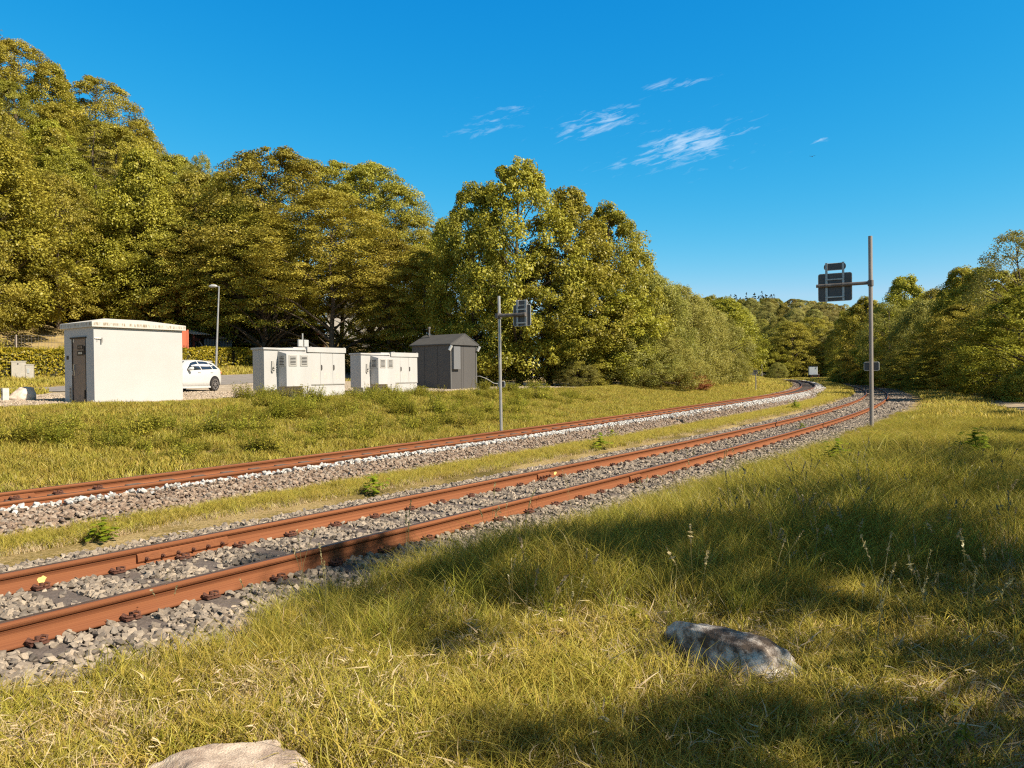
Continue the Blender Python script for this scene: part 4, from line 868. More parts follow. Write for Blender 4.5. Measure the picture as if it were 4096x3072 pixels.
def cabinet(loc, ang, sc_, label, antenna):
    c = empty('equipment_cabinet', loc, ang, label, 'cabinet', 'white equipment cabinets by the track'); c.scale = (sc_,)*3
    MB().box(0, 1.86, 0, .64, .29, 1.72).build('body', M_cab, c, bevel=.006)
    MB().box(1.9, 3.68, -.02, .64, .47, 1.70).build('body', M_cab, c, bevel=.006)
    MB().box(-.05, 1.80, -.05, .68, 1.722, 1.79).build('roof', M_cab, c, bevel=.008)
    r2 = MB().box(1.84, 3.70, -.07, .69, 1.66, 1.85).build('roof', M_cab, c, bevel=.006)
    MB().box(1.30, 1.84, .05, .68, 1.792, 1.835).build('roof', M_cab, c, bevel=.005)
    MB().box(1.9, 3.68, 0, .62, .0, .36).build('plinth', M_cab, c, bevel=.004); MB().box(1.92, 3.66, .0, .6, .362, .468).build('plinth', M_cab, c)
    MB().box(.1, 1.8, .12, .58, .08, .288).build('base_beam', M_cab, c); MB().box(.0, 1.86, .05, .62, -.15, .078).build('base_slab', M_conc, c)
    for xx in (.06, 1.62): MB().box(xx, xx+.2, -.06, .06, -.1, .286).build('leg', M_cab, c, bevel=.004)
    d = .48; h = MB(); h.add([(.58, 0, .42), (1.66, 0, .42), (1.66, 0, 1.68), (.58, 0, 1.68), (.58, -d, .42), (1.66, -d, .42), (1.66, -d, 1.57), (.58, -d, 1.57)], [(0, 3, 2, 1), (4, 5, 6, 7), (0, 1, 5, 4), (3, 7, 6, 2), (0, 4, 7, 3), (1, 2, 6, 5)])
    hd = h.build('air_intake_hood', M_cab, c, bevel=.008)
    def louvre(M):
        L = MB(); L.box(-.17, .17, -.018, 0, -.19, .19, M); f = L.build('louvre', M_slat, hd); g = MB()
        for k in range(6): z = -.125+.05*k; g.box(-.115, .115, -.022, -.019, z-.011, z+.008, M)
        g.build('slot', M_dark, f)
        s2 = MB()
        for k in range(6): z = -.125+.05*k+.022; s2.box(-.12, .12, -.034, -.0192, z-.006, z+.006, M)
        s2.build('blade', M_cab, f)
    louvre(Matrix.Translation((.85, -d-.001, 1.33))); louvre(Matrix.Translation((1.34, -d-.001, 1.33)))
    louvre(Matrix.Translation((.579, -d*.5, 1.33)) @ Matrix.Rotation(-math.pi/2, 4, 'Z') @ Matrix.Scale(1.05, 4))
    # doors of the right half
    for i, (a, b_) in enumerate(((1.92, 2.47), (2.48, 3.06), (3.07, 3.65))):
        dd = MB().box(a, b_, -.030, -.021, .48, 1.64).build('door', M_cab, c, bevel=.003); sl_ = MB()
        for k in range(5): sl_.box(a+.16+k*.06, a+.172+k*.06, -.0335, -.031, .68, .90)
        sl_.build('vent_slot', mat('embossed_slot', (.70, .64, .54), .5), dd)
        if i: MB().box(a+.015, a+.055, -.05, -.031, 1.02, 1.20).tube([(a+.035, -.055, 1.0), (a+.035, -.075, 1.05), (a+.035, -.075, 1.15), (a+.035, -.055, 1.2)], .012, 6).build('handle', M_galvd, dd)
    MB().box(1.888, 3.69, -.033, -.001, .455, .472).build('drip_edge', M_slat, c)
    k = MB(); k.prism([(.0, -.20), (.07, -.12), (.08, .12), (.03, .22), (-.03, .22), (-.05, -.12)], -.05, -.0, 'y'); kk = k.build('rotary_switch', M_slat, c); kk.location = (.33, -.001, 1.1)
    MB().tube([(.0, -.05, 0), (.0, -.14, .0)], .02, 8).box(-.01, .09, -.15, -.13, .03, .045).box(-.01, .09, -.15, -.13, -.045, -.03).build('lever', M_slat, kk)
    for xx in (2.0, 2.75, 3.6): MB().tube([(xx, -.07, 1.855), (xx, -.07, 1.88)], .02, 8).build('roof_bolt', M_slat, r2)
    if antenna:
        a = MB().box(1.60, 1.80, .12, .19, 1.87, 2.12).box(1.86, 2.06, .12, .19, 1.87, 2.12).build('antenna_box', M_signe, c, bevel=.01)
        MB().tube([(1.83, .18, 1.85), (1.83, .18, 2.36)], .028, 10).build('antenna_mast', M_galv, c)
    else:
        MB().box(2.1, 2.35, .15, .2, 1.852, 1.885).build('antenna_box', M_panelb, c)
    return c
cabinet((-8.63, 27.0, 1.14), R(54), 1.0, 'white equipment cabinet nearer the hut, carrying the small mast and two pale antenna boxes', True)
cabinet((-6.54, 33.6, 1.13), R(56), 1.0, 'white equipment cabinet further along, beside the grey shed, with no mast on top', False)

# grey gabled shed
SW, SL, SH = 2.30, 2.78, 2.50
shd = empty('gabled_shed', (-3.32, 42.0, 1.14), A55, 'dark grey metal shed with a gabled roof and a pale box on its gable end', 'shed')
gp = [(0, 0), (SW, 0), (SW, SH), (SW/2, SH+.50), (0, SH)]
b_ = MB(); b_.prism(gp, 0, SL, 'y'); b_.build('wall', M_shed, shd)
seam = MB()
for xx in (.06, .93, 1.12, 2.2): seam.box(xx, xx+.012, -.006, -.001, .0, SH-.08)
for yy in (.9, 1.85, 2.7): seam.box(-.006, -.001, yy, yy+.012, 0, SH-.06)
seam.build('seam', mat('seam_shadow_gap', (.04, .035, .03), .7), shd)
MB().box(-.02, .07, -.02, -.001, 0, SH-.06).box(SW-.07, SW+.02, -.02, -.001, 0, SH-.06).build('corner_trim', mat('corner_trim_grey', (.13, .125, .12), .5), shd)
e = .12
rp = [(-e, SH-.09), (SW/2, SH+.56), (SW+e, SH-.09), (SW+e, SH-.02), (SW/2, SH+.63), (-e, SH-.02)]
b_ = MB(); b_.prism([(-e, SH-.05), (SW/2, SH+.54), (SW/2, SH+.60), (-e, SH+.01)], -.12, SL+.1, 'y'); b_.prism([(SW/2, SH+.54), (SW+e, SH-.05), (SW+e, SH+.01), (SW/2, SH+.60)], -.121, SL+.101, 'y'); rr_ = b_.build('roof', M_shed2, shd)
b_ = MB(); b_.prism([(-e+.01, SH-.05), (SW+e-.01, SH-.05), (SW/2, SH+.53)], -.11, -.004, 'y'); b_.build('gable_board', mat('gable_board_grey', (.095, .09, .087), .55), shd)
MB().box(.10, .66, -.17, -.025, 1.12, 2.36).build('meter_box', M_panelb, shd, bevel=.01)
for xx, yy in ((-.12, -.12), (SW+.04, -.14)):
    M = Matrix.Translation((xx, yy, 2.28)) @ Matrix.Rotation(.35, 4, 'X') @ Matrix.Rotation(.3, 4, 'Y')
    MB().box(-.07, .07, -.05, .05, -.16, .14, M).build('floodlight', M_signe, shd, bevel=.012)
MB().tube([(SW/2-.3, SL*.8, SH+.5), (SW/2-.3, SL*.8, SH+1.0)], .05, 8).tube([(SW/2-.3, SL*.8, SH+.95), (SW/2-.3, SL*.8, SH+1.05)], .09, 8).build('roof_vent', M_galvd, shd)
# bent cable behind the shed
MB().tube([(-.35, 38.4, TZ(-.35, 38.5)-.2), (-.55, 38.4, 1.45), (-.9, 38.5, 1.50), (-1.25, 38.7, 1.72), (-1.6, 39.0, 1.86), (-1.95, 39.4, 1.84), (-2.1, 39.6, 1.3)], .018, 8).build('cable_conduit', M_conc, None, smooth=True)
tag(bpy.data.objects['cable_conduit'], 'pale cable hose arching out of the weeds right of the grey shed', 'cable')

# ------------------------------------------------------------------ signs on poles
def sign_pole(x, y, h, rad, arm_z, arm_len, side, bw, bh, bz, pw, ph, pz, label, tilt, yaw, plate_z, mpole, bx):
    z = TZ(x, y)-.1; c = empty('signal_pole', (x, y, z), yaw, label, 'sign pole', 'poles with railway signs seen from behind')
    MB().tube([(0, 0, 0), (tilt*h, 0, h)], rad, 14).build('pole', mpole, c, smooth=False)
    s = side; ax = tilt*arm_z
    MB().tube([(ax, -rad-.05, arm_z), (ax+s*arm_len, -rad-.05, arm_z)], .055, 12).build('arm', M_galvd, c)
    MB().tube([(ax, 0, arm_z-.09), (ax, 0, arm_z+.09)], rad+.025, 14).box(ax-.05, ax+.05, -rad-.12, -rad-.0, arm_z-.075, arm_z+.075).build('clamp', M_galvd, c)
    yb = -rad+.03
    def board(nm, w_, h_, zc, r_):
        p = MB(); p.prism(rbox(w_, h_, r_), yb+.001, yb+.012, 'y'); o = p.build(nm, M_signb, c); o.location = (bx, 0, zc)
        q = MB(); pts = [(u, v) for u, v in rbox(w_, h_, r_)]; q.tube([(u, yb+.008, v) for u, v in pts]+[(pts[0][0], yb+.008, pts[0][1])], .011, 6, False); q.build('rim', M_signe, o)
        q = MB(); q.prism(rbox(w_-.02, h_-.02, r_), yb+.013, yb+.016, 'y'); q.build('face', M_signf, o); return o
    board('sign_board', bw, bh, bz, .06); board('sign_board', pw, ph, pz, ph*.45)
    top, bot = pz+ph*.62, bz-bh*.5
    for dx in (-bw*.25, bw*.25):
        MB().box(bx+dx-.035, bx+dx+.035, yb-.018, yb, bot, top).box(bx+dx-.035, bx+dx-.025, yb-.036, yb-.019, bot, top).box(bx+dx+.025, bx+dx+.035, yb-.036, yb-.019, bot, top).build('mounting_rail', M_galv, c)
    for zz in (bz+bh*.28, bz-bh*.36): MB().box(bx-bw*.27, bx+bw*.27, yb-.05, yb-.037, zz-.02, zz+.02).box(bx-bw*.27, bx+bw*.27, yb-.06, yb-.051, zz-.003, zz+.003).build('crossbar', M_galv, c)
    for dx in (-bw*.25, bw*.25): MB().tube([(bx+dx-.025, -rad-.05, arm_z), (bx+dx+.025, -rad-.05, arm_z)], .064, 12).build('pipe_clip', M_galvd, c)
    p = MB(); p.prism(rbox(plate_z[1], plate_z[2], .04), rad+.02, rad+.03, 'y'); o = p.build('small_plate', M_signb, c); o.location = (tilt*plate_z[0], 0, plate_z[0])
    pts = rbox(plate_z[1], plate_z[2], .04); q = MB(); q.tube([(u, rad+.022, v) for u, v in pts]+[(pts[0][0], rad+.022, pts[0][1])], .010, 6, False); q.build('rim', M_signe, o)
    return c
# boards face along the line: across-track direction is 60-90 degrees to the right of it
sign_pole(11.50, 24.8, 6.22, .063, 4.72, 1.62, -1, 1.02, .90, 4.66, .66, .22, 5.33, 'tall grey pole right of the siding, two sign boards on an arm to its left', .0, R(-31), (2.06, .44, .27), mat('weathered_pole', (.34, .30, .27), .6, .2, var=.15, scale=3, streak=True), -1.06)
sign_pole(-.35, 24.0, 4.48, .048, 3.86, .93, 1, .60, .64, 3.84, .41, .15, 4.22, 'shorter grey pole behind the main track, sign boards on an arm to its right', -.006, R(-31), (1.75, .24, .18), M_galv, .80)
# distance sign by the curve
x, y = 21.7, 69.0
c = empty('distance_sign', (x, y, TZ(x, y)-.1), R(-25), 'small square kilometre sign on a thin post at the inside of the curve', 'sign')
hh = z_at(3030, 1480, y)-TZ(x, y)+.1
MB().tube([(0, 0, 0), (0, 0, hh-.05)], .045, 8).build('post', M_galv, c)
o = MB().prism(rbox(.38, .36, .03), -.065, -.05, 'y').build('sign_board', mat('grey_sign_plate', (.30, .27, .25), .5), c); o.location = (0, 0, hh-.18)
t1 = text('109', .17, M_text, o); t1.rotation_euler = (R(90), 0, 0); t1.location = (0, -.067, .06)
t2 = text('2', .15, M_text, o); t2.rotation_euler = (R(90), 0, 0); t2.location = (0, -.067, -.10)

# ------------------------------------------------------------------ street lamp
x, y = px_to(862, 45), 45.0; z = TZ(x, y)
L_ = empty('street_lamp', (x, y, z-.1), 0, 'slim pale street lamp leaning slightly right beside the hedge', 'street lamp')
H = z_at(880, 1146, 45)-z+.1; tx = px_to(882, 45)-x
MB().tube([(0, 0, 0), (tx*.2, 0, H*.2), (tx, 0, H)], [.075, .065, .04], 12).build('pole', M_galv, L_)
MB().tube([(tx, 0, H-.02), (tx-.16, .0, H+.02)], .035, 8).build('arm', M_galv, L_)
hd = MB(); hd.tube([(tx-.12, 0, H+.01), (tx-.22, 0, H+.03), (tx-.42, 0, H+.03), (tx-.56, 0, H+.01), (tx-.60, 0, H)], [.05, .085, .095, .06, .02], 12); hd.build('lamp_head', M_cab, L_, smooth=True)

# ------------------------------------------------------------------ car
def car(loc, ang, label):
    c = empty('parked_car', loc, ang, label, 'car'); Lc = 4.35
    xs = [0, .12, .45, .9, 1.25, 1.5, 2.0, 2.5, 3.0, 3.4, 3.75, 4.05, 4.22, 4.32, 4.35]
    top = [.55, .72, .86, .93, .99, 1.14, 1.375, 1.43, 1.425, 1.40, 1.345, 1.12, .93, .70, .55]
    belt = [.52, .68, .82, .88, .92, .93, .945, .96, .975, .99, 1.005, .99, .88, .66, .52]
    wid = [.55, .72, .84, .88, .895, .895, .9, .9, .9, .895, .885, .86, .80, .74, .70]
    bot = [.30, .22, .2, .18, .18, .18, .18, .18, .18, .18, .19, .22, .26, .32, .36]
    V = []
    for x_, t_, b_, w_, q in zip(xs, top, belt, wid, bot):
        rw = w_*(.97 if t_-b_ < .1 else .97-.47*min(1, (t_-b_)/.48)*.62)
        sec = [(w_*.8, q), (w_*.975, q+.06), (w_*.985, q+(b_-q)*.35), (w_, q+(b_-q)*.6), (w_*.985, q+(b_-q)*.88), (w_*.955, b_), ((w_*.955+rw)/2+.012, (b_+t_)/2), (rw, t_-.045), (rw*.86, t_-.008), (rw*.4, t_+.004)]
        V.append([(x_, -a, h) for a, h in sec]+[(x_, a, h) for a, h in reversed(sec)])
    k = len(V[0]); vs = [p for r_ in V for p in r_]; fs = [(i*k+j, i*k+(j+1) % k, (i+1)*k+(j+1) % k, (i+1)*k+j) for i in range(len(xs)-1) for j in range(k)]
    fs += [tuple(range(k)), tuple(range((len(xs)-1)*k, len(xs)*k))[::-1]]
    MB().add(vs, fs).build('body', M_carw, c, smooth=True)
    def P(x_, u, off=.012):      # u from belt (0) to roof edge (1) on the near side
        b_ = np.interp(x_, xs, belt); t_ = np.interp(x_, xs, top); w_ = np.interp(x_, xs, wid); rw = w_*(.97 if t_-b_ < .1 else .97-.47*min(1, (t_-b_)/.48)*.62)
        y0, z0, y1, z1 = w_*.955, b_, rw, t_-.045; ym, zm = (y0+y1)/2+.012, (b_+t_)/2
        if u < .5: yy, zz = y0+(ym-y0)*u*2, z0+(zm-z0)*u*2
        else: yy, zz = ym+(y1-ym)*(u-.5)*2, zm+(z1-zm)*(u-.5)*2
        return yy+off, zz
    def win(poly, nm, m, off=.016, sides=(-1, 1)):
        for sg in sides:
            b = MB(); n_ = len(poly); A = []
            for x_, u in poly: yy, zz = P(x_, u, off); A.append((x_, sg*yy, zz))
            cx_ = tuple(sum(a[i] for a in A)/n_ for i in range(3)); b.add(A+[cx_], [(i, (i+1) % n_, n_) for i in range(n_)]); b.build(nm, m, c)
    win([(1.58, .06), (1.60, .3), (1.82, .62), (2.05, .86), (2.32, .93), (2.52, .94), (2.60, .06)], 'side_window', M_glass)
    win([(2.66, .06), (2.60, .94), (3.0, .94), (3.28, .90), (3.46, .06)], 'side_window', M_glass)
    win([(3.52, .07), (3.36, .86), (3.52, .74), (3.72, .42), (3.86, .12), (3.84, .07)], 'rear_quarter_window', M_glass)
    ws = MB(); ws.add([(1.20, -.62, 1.0), (1.20, .62, 1.0), (1.92, .48, 1.36), (1.92, -.48, 1.36)], [(0, 1, 2, 3)]); ws.build('windscreen', M_glass, c)
    rw_ = MB(); rw_.add([(3.86, -.46, 1.33), (3.86, .46, 1.33), (4.17, .56, 1.04), (4.17, -.56, 1.04)], [(0, 1, 2, 3)]); rw_.build('rear_window', M_glass, c)
    MB().box(3.74, 4.0, -.50, .50, 1.375, 1.405).build('spoiler', M_carw, c, bevel=.012)
    for sg in (-1, 1):
        m_ = MB(); m_.tube([(1.62, sg*.88, .98), (1.64, sg*.98, 1.02), (1.68, sg*1.08, 1.03), (1.69, sg*1.11, 1.02)], [.035, .075, .08, .03], 10); m_.build('wing_mirror', M_carw, c, smooth=True)
        for hx in (2.42, 3.36): MB().box(hx-.11, hx+.08, sg*.905-.012, sg*.905+.012, .855, .885).build('door_handle', M_carw, c, bevel=.008)
        MB().box(1.0, 3.4, sg*.86-.025, sg*.86+.025, .17, .245).build('side_skirt', M_carw, c, bevel=.01)
        MB().box(4.13, 4.28, sg*.70-.09, sg*.70+.09, .80, .90).build('tail_light', M_red, c, bevel=.02)
        for wx in (.82, 3.55):
            ar = MB(); pts = []
            for k2 in range(13): a = math.pi*k2/12*1.1-.15; pts.append((wx+.375*math.cos(a), sg*.885, .335+.375*math.sin(a)))
            n_ = len(pts); vv = pts+[(wx, sg*.885, .335)]; vv2 = [(p[0], sg*.915, p[2]) for p in vv]
            ar.add(vv+vv2, [(i, i+1, n_+1+i+1, n_+1+i) for i in range(n_-1)]+[(n_+1+i, n_+1+i+1, n_+1+n_) for i in range(n_-1)]); ar.build('wheel_arch', M_dark, c)
            wh = empty('wheel', (wx, sg*.83, .325)); wh.parent = c
            ty = MB(); ring = [(.20, -.09), (.30, -.105), (.322, -.07), (.325, 0), (.322, .07), (.30, .105), (.20, .09)]; vs = []; seg = 32
            for k2 in range(seg): a = 2*math.pi*k2/seg; vs += [(r_*math.cos(a), y_, r_*math.sin(a)) for r_, y_ in ring]
            q = len(ring); ty.add(vs, [(i*q+j, i*q+j+1, ((i+1) % seg)*q+j+1, ((i+1) % seg)*q+j) for i in range(seg) for j in range(q-1)]); ty.build('tyre', M_tyre, wh, smooth=True)
            rm = MB().tube([(0, sg*.04, 0), (0, sg*.045, 0)], .225, 28); rm.build('rim_back', M_dark, wh)
            rm = MB()
            for k2 in range(5):
                a = 2*math.pi*k2/5+.3; ca, sa = math.cos(a), math.sin(a)
                for off in (-.028, .028): rm.add([(ca*.03-sa*(off-.014), sg*.092, sa*.03+ca*(off-.014)), (ca*.03-sa*(off+.014), sg*.092, sa*.03+ca*(off+.014)), (ca*.215-sa*(off*1.5+.016), sg*.098, sa*.215+ca*(off*1.5+.016)), (ca*.215-sa*(off*1.5-.016), sg*.098, sa*.215+ca*(off*1.5-.016))], [(0, 1, 2, 3)])
            rm.tube([(0, sg*.05, 0), (0, sg*.10, 0)], .045, 12)
            for k2 in range(28):
                a, b2 = 2*math.pi*k2/28, 2*math.pi*(k2+1)/28; rm.add([(.205*math.cos(a), sg*.096, .205*math.sin(a)), (.235*math.cos(a), sg*.10, .235*math.sin(a)), (.235*math.cos(b2), sg*.10, .235*math.sin(b2)), (.205*math.cos(b2), sg*.096, .205*math.sin(b2))], [(0, 1, 2, 3)])
            rm.build('rim', M_alloy, wh)
    return c
CA = math.atan2(.98, .21); rwx, rwy = px_to(854, 35.5), 35.5
cx0, cy0 = rwx-3.55*math.cos(CA)-.83*math.cos(CA-math.pi/2)*1, rwy-3.55*math.sin(CA)-.83*math.sin(CA-math.pi/2)
zc_ = TZ(rwx, rwy)+.02
car((cx0, cy0, zc_), CA, 'white hatchback parked on the gravel, its front hidden behind the cream hut')

# ------------------------------------------------------------------ things round the yard
def rock(name, loc, dims, seed, label, cat, m, rz=0, rough=.22, flat_top=None, sub=5):
    from mathutils import noise as mn
    bm = bmesh.new(); bmesh.ops.create_icosphere(bm, subdivisions=sub, radius=1); rs = np.random.default_rng(seed); o_ = Vector(rs.uniform(0, 50, 3))
    cut = [(Vector(rs.normal(size=3)).normalized(), rs.uniform(.60, .88)) for _ in range(12)]
    for v in bm.verts:
        p = v.co.copy()
        for nrm, dd in cut:
            q = p.dot(nrm)-dd-.05*mn.noise(p*3+o_)
            if q > 0: p -= nrm*q*.9
        p *= 1+rough*(.9*mn.noise(p*1.4+o_)+.35*mn.noise(p*4+o_)+.16*mn.noise(p*11+o_)+.07*mn.noise(p*27+o_))
        if flat_top and p.z > flat_top: p.z = flat_top+(p.z-flat_top)*.3
        v.co = Vector((p.x*dims[0], p.y*dims[1], p.z*dims[2]))
    for f in bm.faces: f.smooth = True
    me = bpy.data.meshes.new(name); bm.to_mesh(me); bm.free(); o = link(name, me, m); o.location = loc; o.rotation_euler = (0, 0, rz); return tag(o, label, cat)
def rock_mat(name, c1, c2, c3, sc1=3, cracks=True):
    m, t, b = node_mat(name); n = t.nodes; l = t.links; tcn = n.new('ShaderNodeTexCoord')
    a = n.new('ShaderNodeTexNoise'); a.inputs['Scale'].default_value = sc1; a.inputs['Detail'].default_value = 9; a.inputs['Roughness'].default_value = .68; l.new(tcn.outputs['Object'], a.inputs['Vector'])
    r = n.new('ShaderNodeValToRGB'); e = r.color_ramp.elements; e[0].position = .42; e[0].color = (*c1, 1); e[1].position = .58; e[1].color = (*c3, 1); q = e.new(.5); q.color = (*c2, 1); l.new(a.outputs[0], r.inputs[0])
    f = n.new('ShaderNodeTexNoise'); f.inputs['Scale'].default_value = sc1*22; f.inputs['Detail'].default_value = 6; l.new(tcn.outputs['Object'], f.inputs['Vector'])
    mx = n.new('ShaderNodeMix'); mx.data_type = 'RGBA'; mx.blend_type = 'OVERLAY'; mx.inputs[0].default_value = .5; l.new(r.outputs[0], mx.inputs[6]); l.new(f.outputs[0], mx.inputs[7])
    l.new(mx.outputs[2], b.inputs['Base Color']); b.inputs['Roughness'].default_value = .85
    ad = n.new('ShaderNodeMath'); ad.operation = 'MULTIPLY'; l.new(f.outputs[0], ad.inputs[0]); ad.inputs[1].default_value = .7
    ad2 = n.new('ShaderNodeMath'); ad2.operation = 'ADD'; l.new(a.outputs[0], ad2.inputs[0]); l.new(ad.outputs[0], ad2.inputs[1])
    bp = n.new('ShaderNodeBump'); bp.inputs['Strength'].default_value = .55; bp.inputs['Distance'].default_value = .02; l.new(ad2.outputs[0], bp.inputs['Height']); l.new(bp.outputs[0], b.inputs['Normal']); return m
RK1 = rock_mat('pale_granite', (.34, .25, .19), (.50, .39, .30), (.62, .50, .39), 5)
RK2 = rock_mat('lichened_grey_stone', (.10, .07, .05), (.36, .30, .25), (.66, .60, .52), 6)
RK3 = rock_mat('pinkish_boulder', (.48, .35, .27), (.62, .49, .39), (.70, .58, .48), 2)
rock('stone', (-1.20, 3.20, .07), (.44, .25, .24), 3, 'pale flat topped stone at the bottom picture edge, left of centre', 'stone', RK1, R(4), .18, .55)
rock('stone', (1.24, 4.50, .07), (.50, .21, .29), 11, 'lichen spotted grey stone lying in the shaded grass', 'stone', RK2, R(-55), .3, .75)
x, y = px_to(92, 25.2), 25.2; rock('boulder', (x, y, TZ(x, y)+.15), (.47, .36, .36), 21, 'smooth pinkish boulder between the short white post and the hut', 'boulder', RK3, .3, .08)
x, y = px_to(20, 24.6), 24.6; p = empty('marker_post', (x, y, TZ(x, y)-.1), R(48), 'short weathered white marker post at the left picture edge', 'post')
MB().box(-.09, .09, -.09, .09, 0, .52).build('post', mat('weathered_white_paint', (.70, .64, .55), .8, var=.15, scale=8), p, bevel=.01)
q = MB().box(-.1, -.0905, -.06, .06, .30, .42).build('number_plate', M_text, p); MB().box(-.102, -.1005, -.045, .045, .375, .398).box(-.102, -.1005, -.045, .045, .325, .348).build('lettering', M_signe, q)
x, y = px_to(76, 39.3), 39.3; p = empty('utility_cabinet', (x, y, TZ(x, y)-.08), R(20), 'weathered grey utility cabinet of two joined boxes in front of the hedge', 'cabinet')
MB().box(-.33, .26, 0, .32, 0, 1.02).box(-.35, .28, -.02, .34, 1.02, 1.07).build('body', mat('weathered_grey_box', (.50, .45, .38), .7, var=.08), p, bevel=.01)
d_ = MB().box(-.31, .24, -.012, -.001, .22, .99).build('door', MATS['weathered_grey_box'], p); MB().box(-.06, .0, -.03, -.013, .9, .95).build('lock', M_dark, d_)
MB().box(.28, .62, .04, .32, 0, .86).box(.27, .63, .02, .34, .86, .90).build('side_box', MATS['weathered_grey_box'], p, bevel=.01)
MB().box(.36, .46, .02, .038, .45, .68).build('label_plate', M_signe, p)

# red container, corrugated lean-to
p = empty('shipping_container', (-22.35, 53.6, TZ(-22.35, 53.6)+.05), R(150), 'red corrugated shipping container showing beside the hut roof', 'container')
b = MB(); b.box(0, 6, 0, 2.4, 0, 2.55)
b.build('body', M_red, p)
b = MB()
for i in range(20): b.box(.15+i*.29, .29+i*.29, 2.401, 2.425, .1, 2.45)
b.build('corrugation', M_red, p)
b = MB()
for xx, yy in ((-.03, -.03), (-.03, 2.3), (5.9, -.03), (5.9, 2.3)): b.box(xx, xx+.13, yy, yy+.13, -.02, 2.6)
b.build('corner_post', M_red, p)
b = MB()
for yy in (.6, 1.05, 1.45, 1.9): b.tube([(-.05, yy, .1), (-.05, yy, 2.45)], .03, 8)
b.box(-.03, -.001, .3, 2.1, .2, 2.4); b.build('door', M_red, p)
b = MB(); b.box(-.036, -.032, 1.1, 1.3, 1.7, 1.95).box(-.036, -.032, .68, .85, 1.7, 1.95); b.build('lettering', M_signe, p)
sx, sy = px_to(765, 56), 56.0; ex, ey = px_to(935, 59), 59.0; La = math.hypot(ex-sx, ey-sy); an = math.atan2(ey-sy, ex-sx)
zb = TZ(sx, sy); p = empty('lean_to_shed', (sx, sy, zb), an, 'dark lean-to shed of corrugated sheets with a wavy pale roof edge, behind the hedge', 'shed')
top = z_at(800, 1338, 56)-zb
def corr(x0, x1, y, z0, z1, m, nm, pitch=.16, amp=.03):
    xs_ = np.arange(x0, x1, pitch/6); V = []; 
    for z in (z0, z1): V += [(x_, y+amp*math.sin(2*math.pi*x_/pitch), z) for x_ in xs_]
    k = len(xs_); b = MB(); b.add(V, [(i, i+1, k+i+1, k+i) for i in range(k-1)]); o = b.build(nm, m, p)
    o.modifiers.new('t', 'SOLIDIFY').thickness = .01; return o
corr(1.15, La, 0, -.2, top-.25, M_corr, 'corrugated_wall', .22, .04); corr(0, La, 1.8, -.2, top, M_corr, 'corrugated_wall', .22, .04)
xs_ = np.arange(-.2, 1.35, .03); V = [(x_, -.5, top+.02+.035*math.sin(2*math.pi*x_/.2)) for x_ in xs_]+[(x_, 1.7, top+.42+.035*math.sin(2*math.pi*x_/.2)) for x_ in xs_]; k = len(xs_)
o = MB().add(V, [(i, i+1, k+i+1, k+i) for i in range(k-1)]).build('roof', M_corrl, p); o.modifiers.new('t', 'SOLIDIFY').thickness = .015
MB().box(1.36, La+.1, -.3, 2.1, top-.18, top-.10).build('roof', mat('tar_roof', (.07, .06, .055), .8), p)
MB().box(2.0, 2.9, -.32, -.305, top-.22, top-.12).build('fascia_board', M_corrl, p)
MB().box(-.05, .07, -.4, -.28, -.2, top).box(-.1, .5, -.42, -.405, top-.45, top-.28).build('post', M_redwood, p)
MB().tube([(.1, -.35, .2), (.3, -.35, .7), (.2, -.35, 1.1)], .06, 8).build('prop', M_corrl, p)
MB().tube([(.35, -.36, top-.35), (1.25, -.3, top-1.45)], .04, 6).build('brace', M_corrl, p)
# dark red outbuilding and pale house between the trunks
x, y = px_to(1250, 74), 74.0; zb = TZ(x, y); p = empty('outbuilding', (x, y, zb-.3), R(12), 'dark red wooden outbuilding in the shade above the first cabinet', 'outbuilding')
h_ = z_at(1250, 1322, 74)-zb+.3; MB().box(-1.1, 1.1, 0, 3, 0, h_).build('wall', M_redwood, p)
o = MB().prism([(-1.3, h_+.001), (1.3, h_+.001), (0, h_+.7)], -.2, 3.2, 'y').build('roof', M_tile, p)
x, y = px_to(1400, 88), 88.0; zb = TZ(x, y); p = empty('house', (x, y, zb-.5), R(-4), 'pale house with a white mullioned window glimpsed between the tree trunks', 'house')
zw = z_at(1406, 1316, 88)-zb+.5; wx0, wx1 = -.25, .65
M_hw = M_house
MB().box(-2.6, wx0, 0, 6, 0, zw+2.1).box(wx1, 6, 0, 6, 0, zw+2.1).box(wx0, wx1, 0, 6, 0, zw-.65).box(wx0, wx1, 0, 6, zw+.65, zw+2.1).box(wx0, wx1, .25, 6, zw-.65, zw+.65).build('wall', M_hw, p)
MB().prism([(-2.9, zw+2.05), (6.3, zw+2.05), (1.7, zw+4.6)], -.4, 6.4, 'y').build('roof', M_tile, p)
f_ = MB(); f_.box(wx0, wx1, .05, .1, zw-.65, zw-.58).box(wx0, wx1, .05, .1, zw+.58, zw+.65).box(wx0, wx0+.07, .05, .1, zw-.58, zw+.58).box(wx1-.07, wx1, .05, .1, zw-.58, zw+.58).box(.17, .23, .05, .1, zw-.58, zw+.58).box(wx0+.07, .17, .06, .09, zw+.15, zw+.21).box(.23, wx1-.07, .06, .09, zw+.15, zw+.21)
f_ = f_.build('window', M_white, p); MB().box(wx0, wx1, .12, .14, zw-.65, zw+.65).build('pane', M_glass, f_)

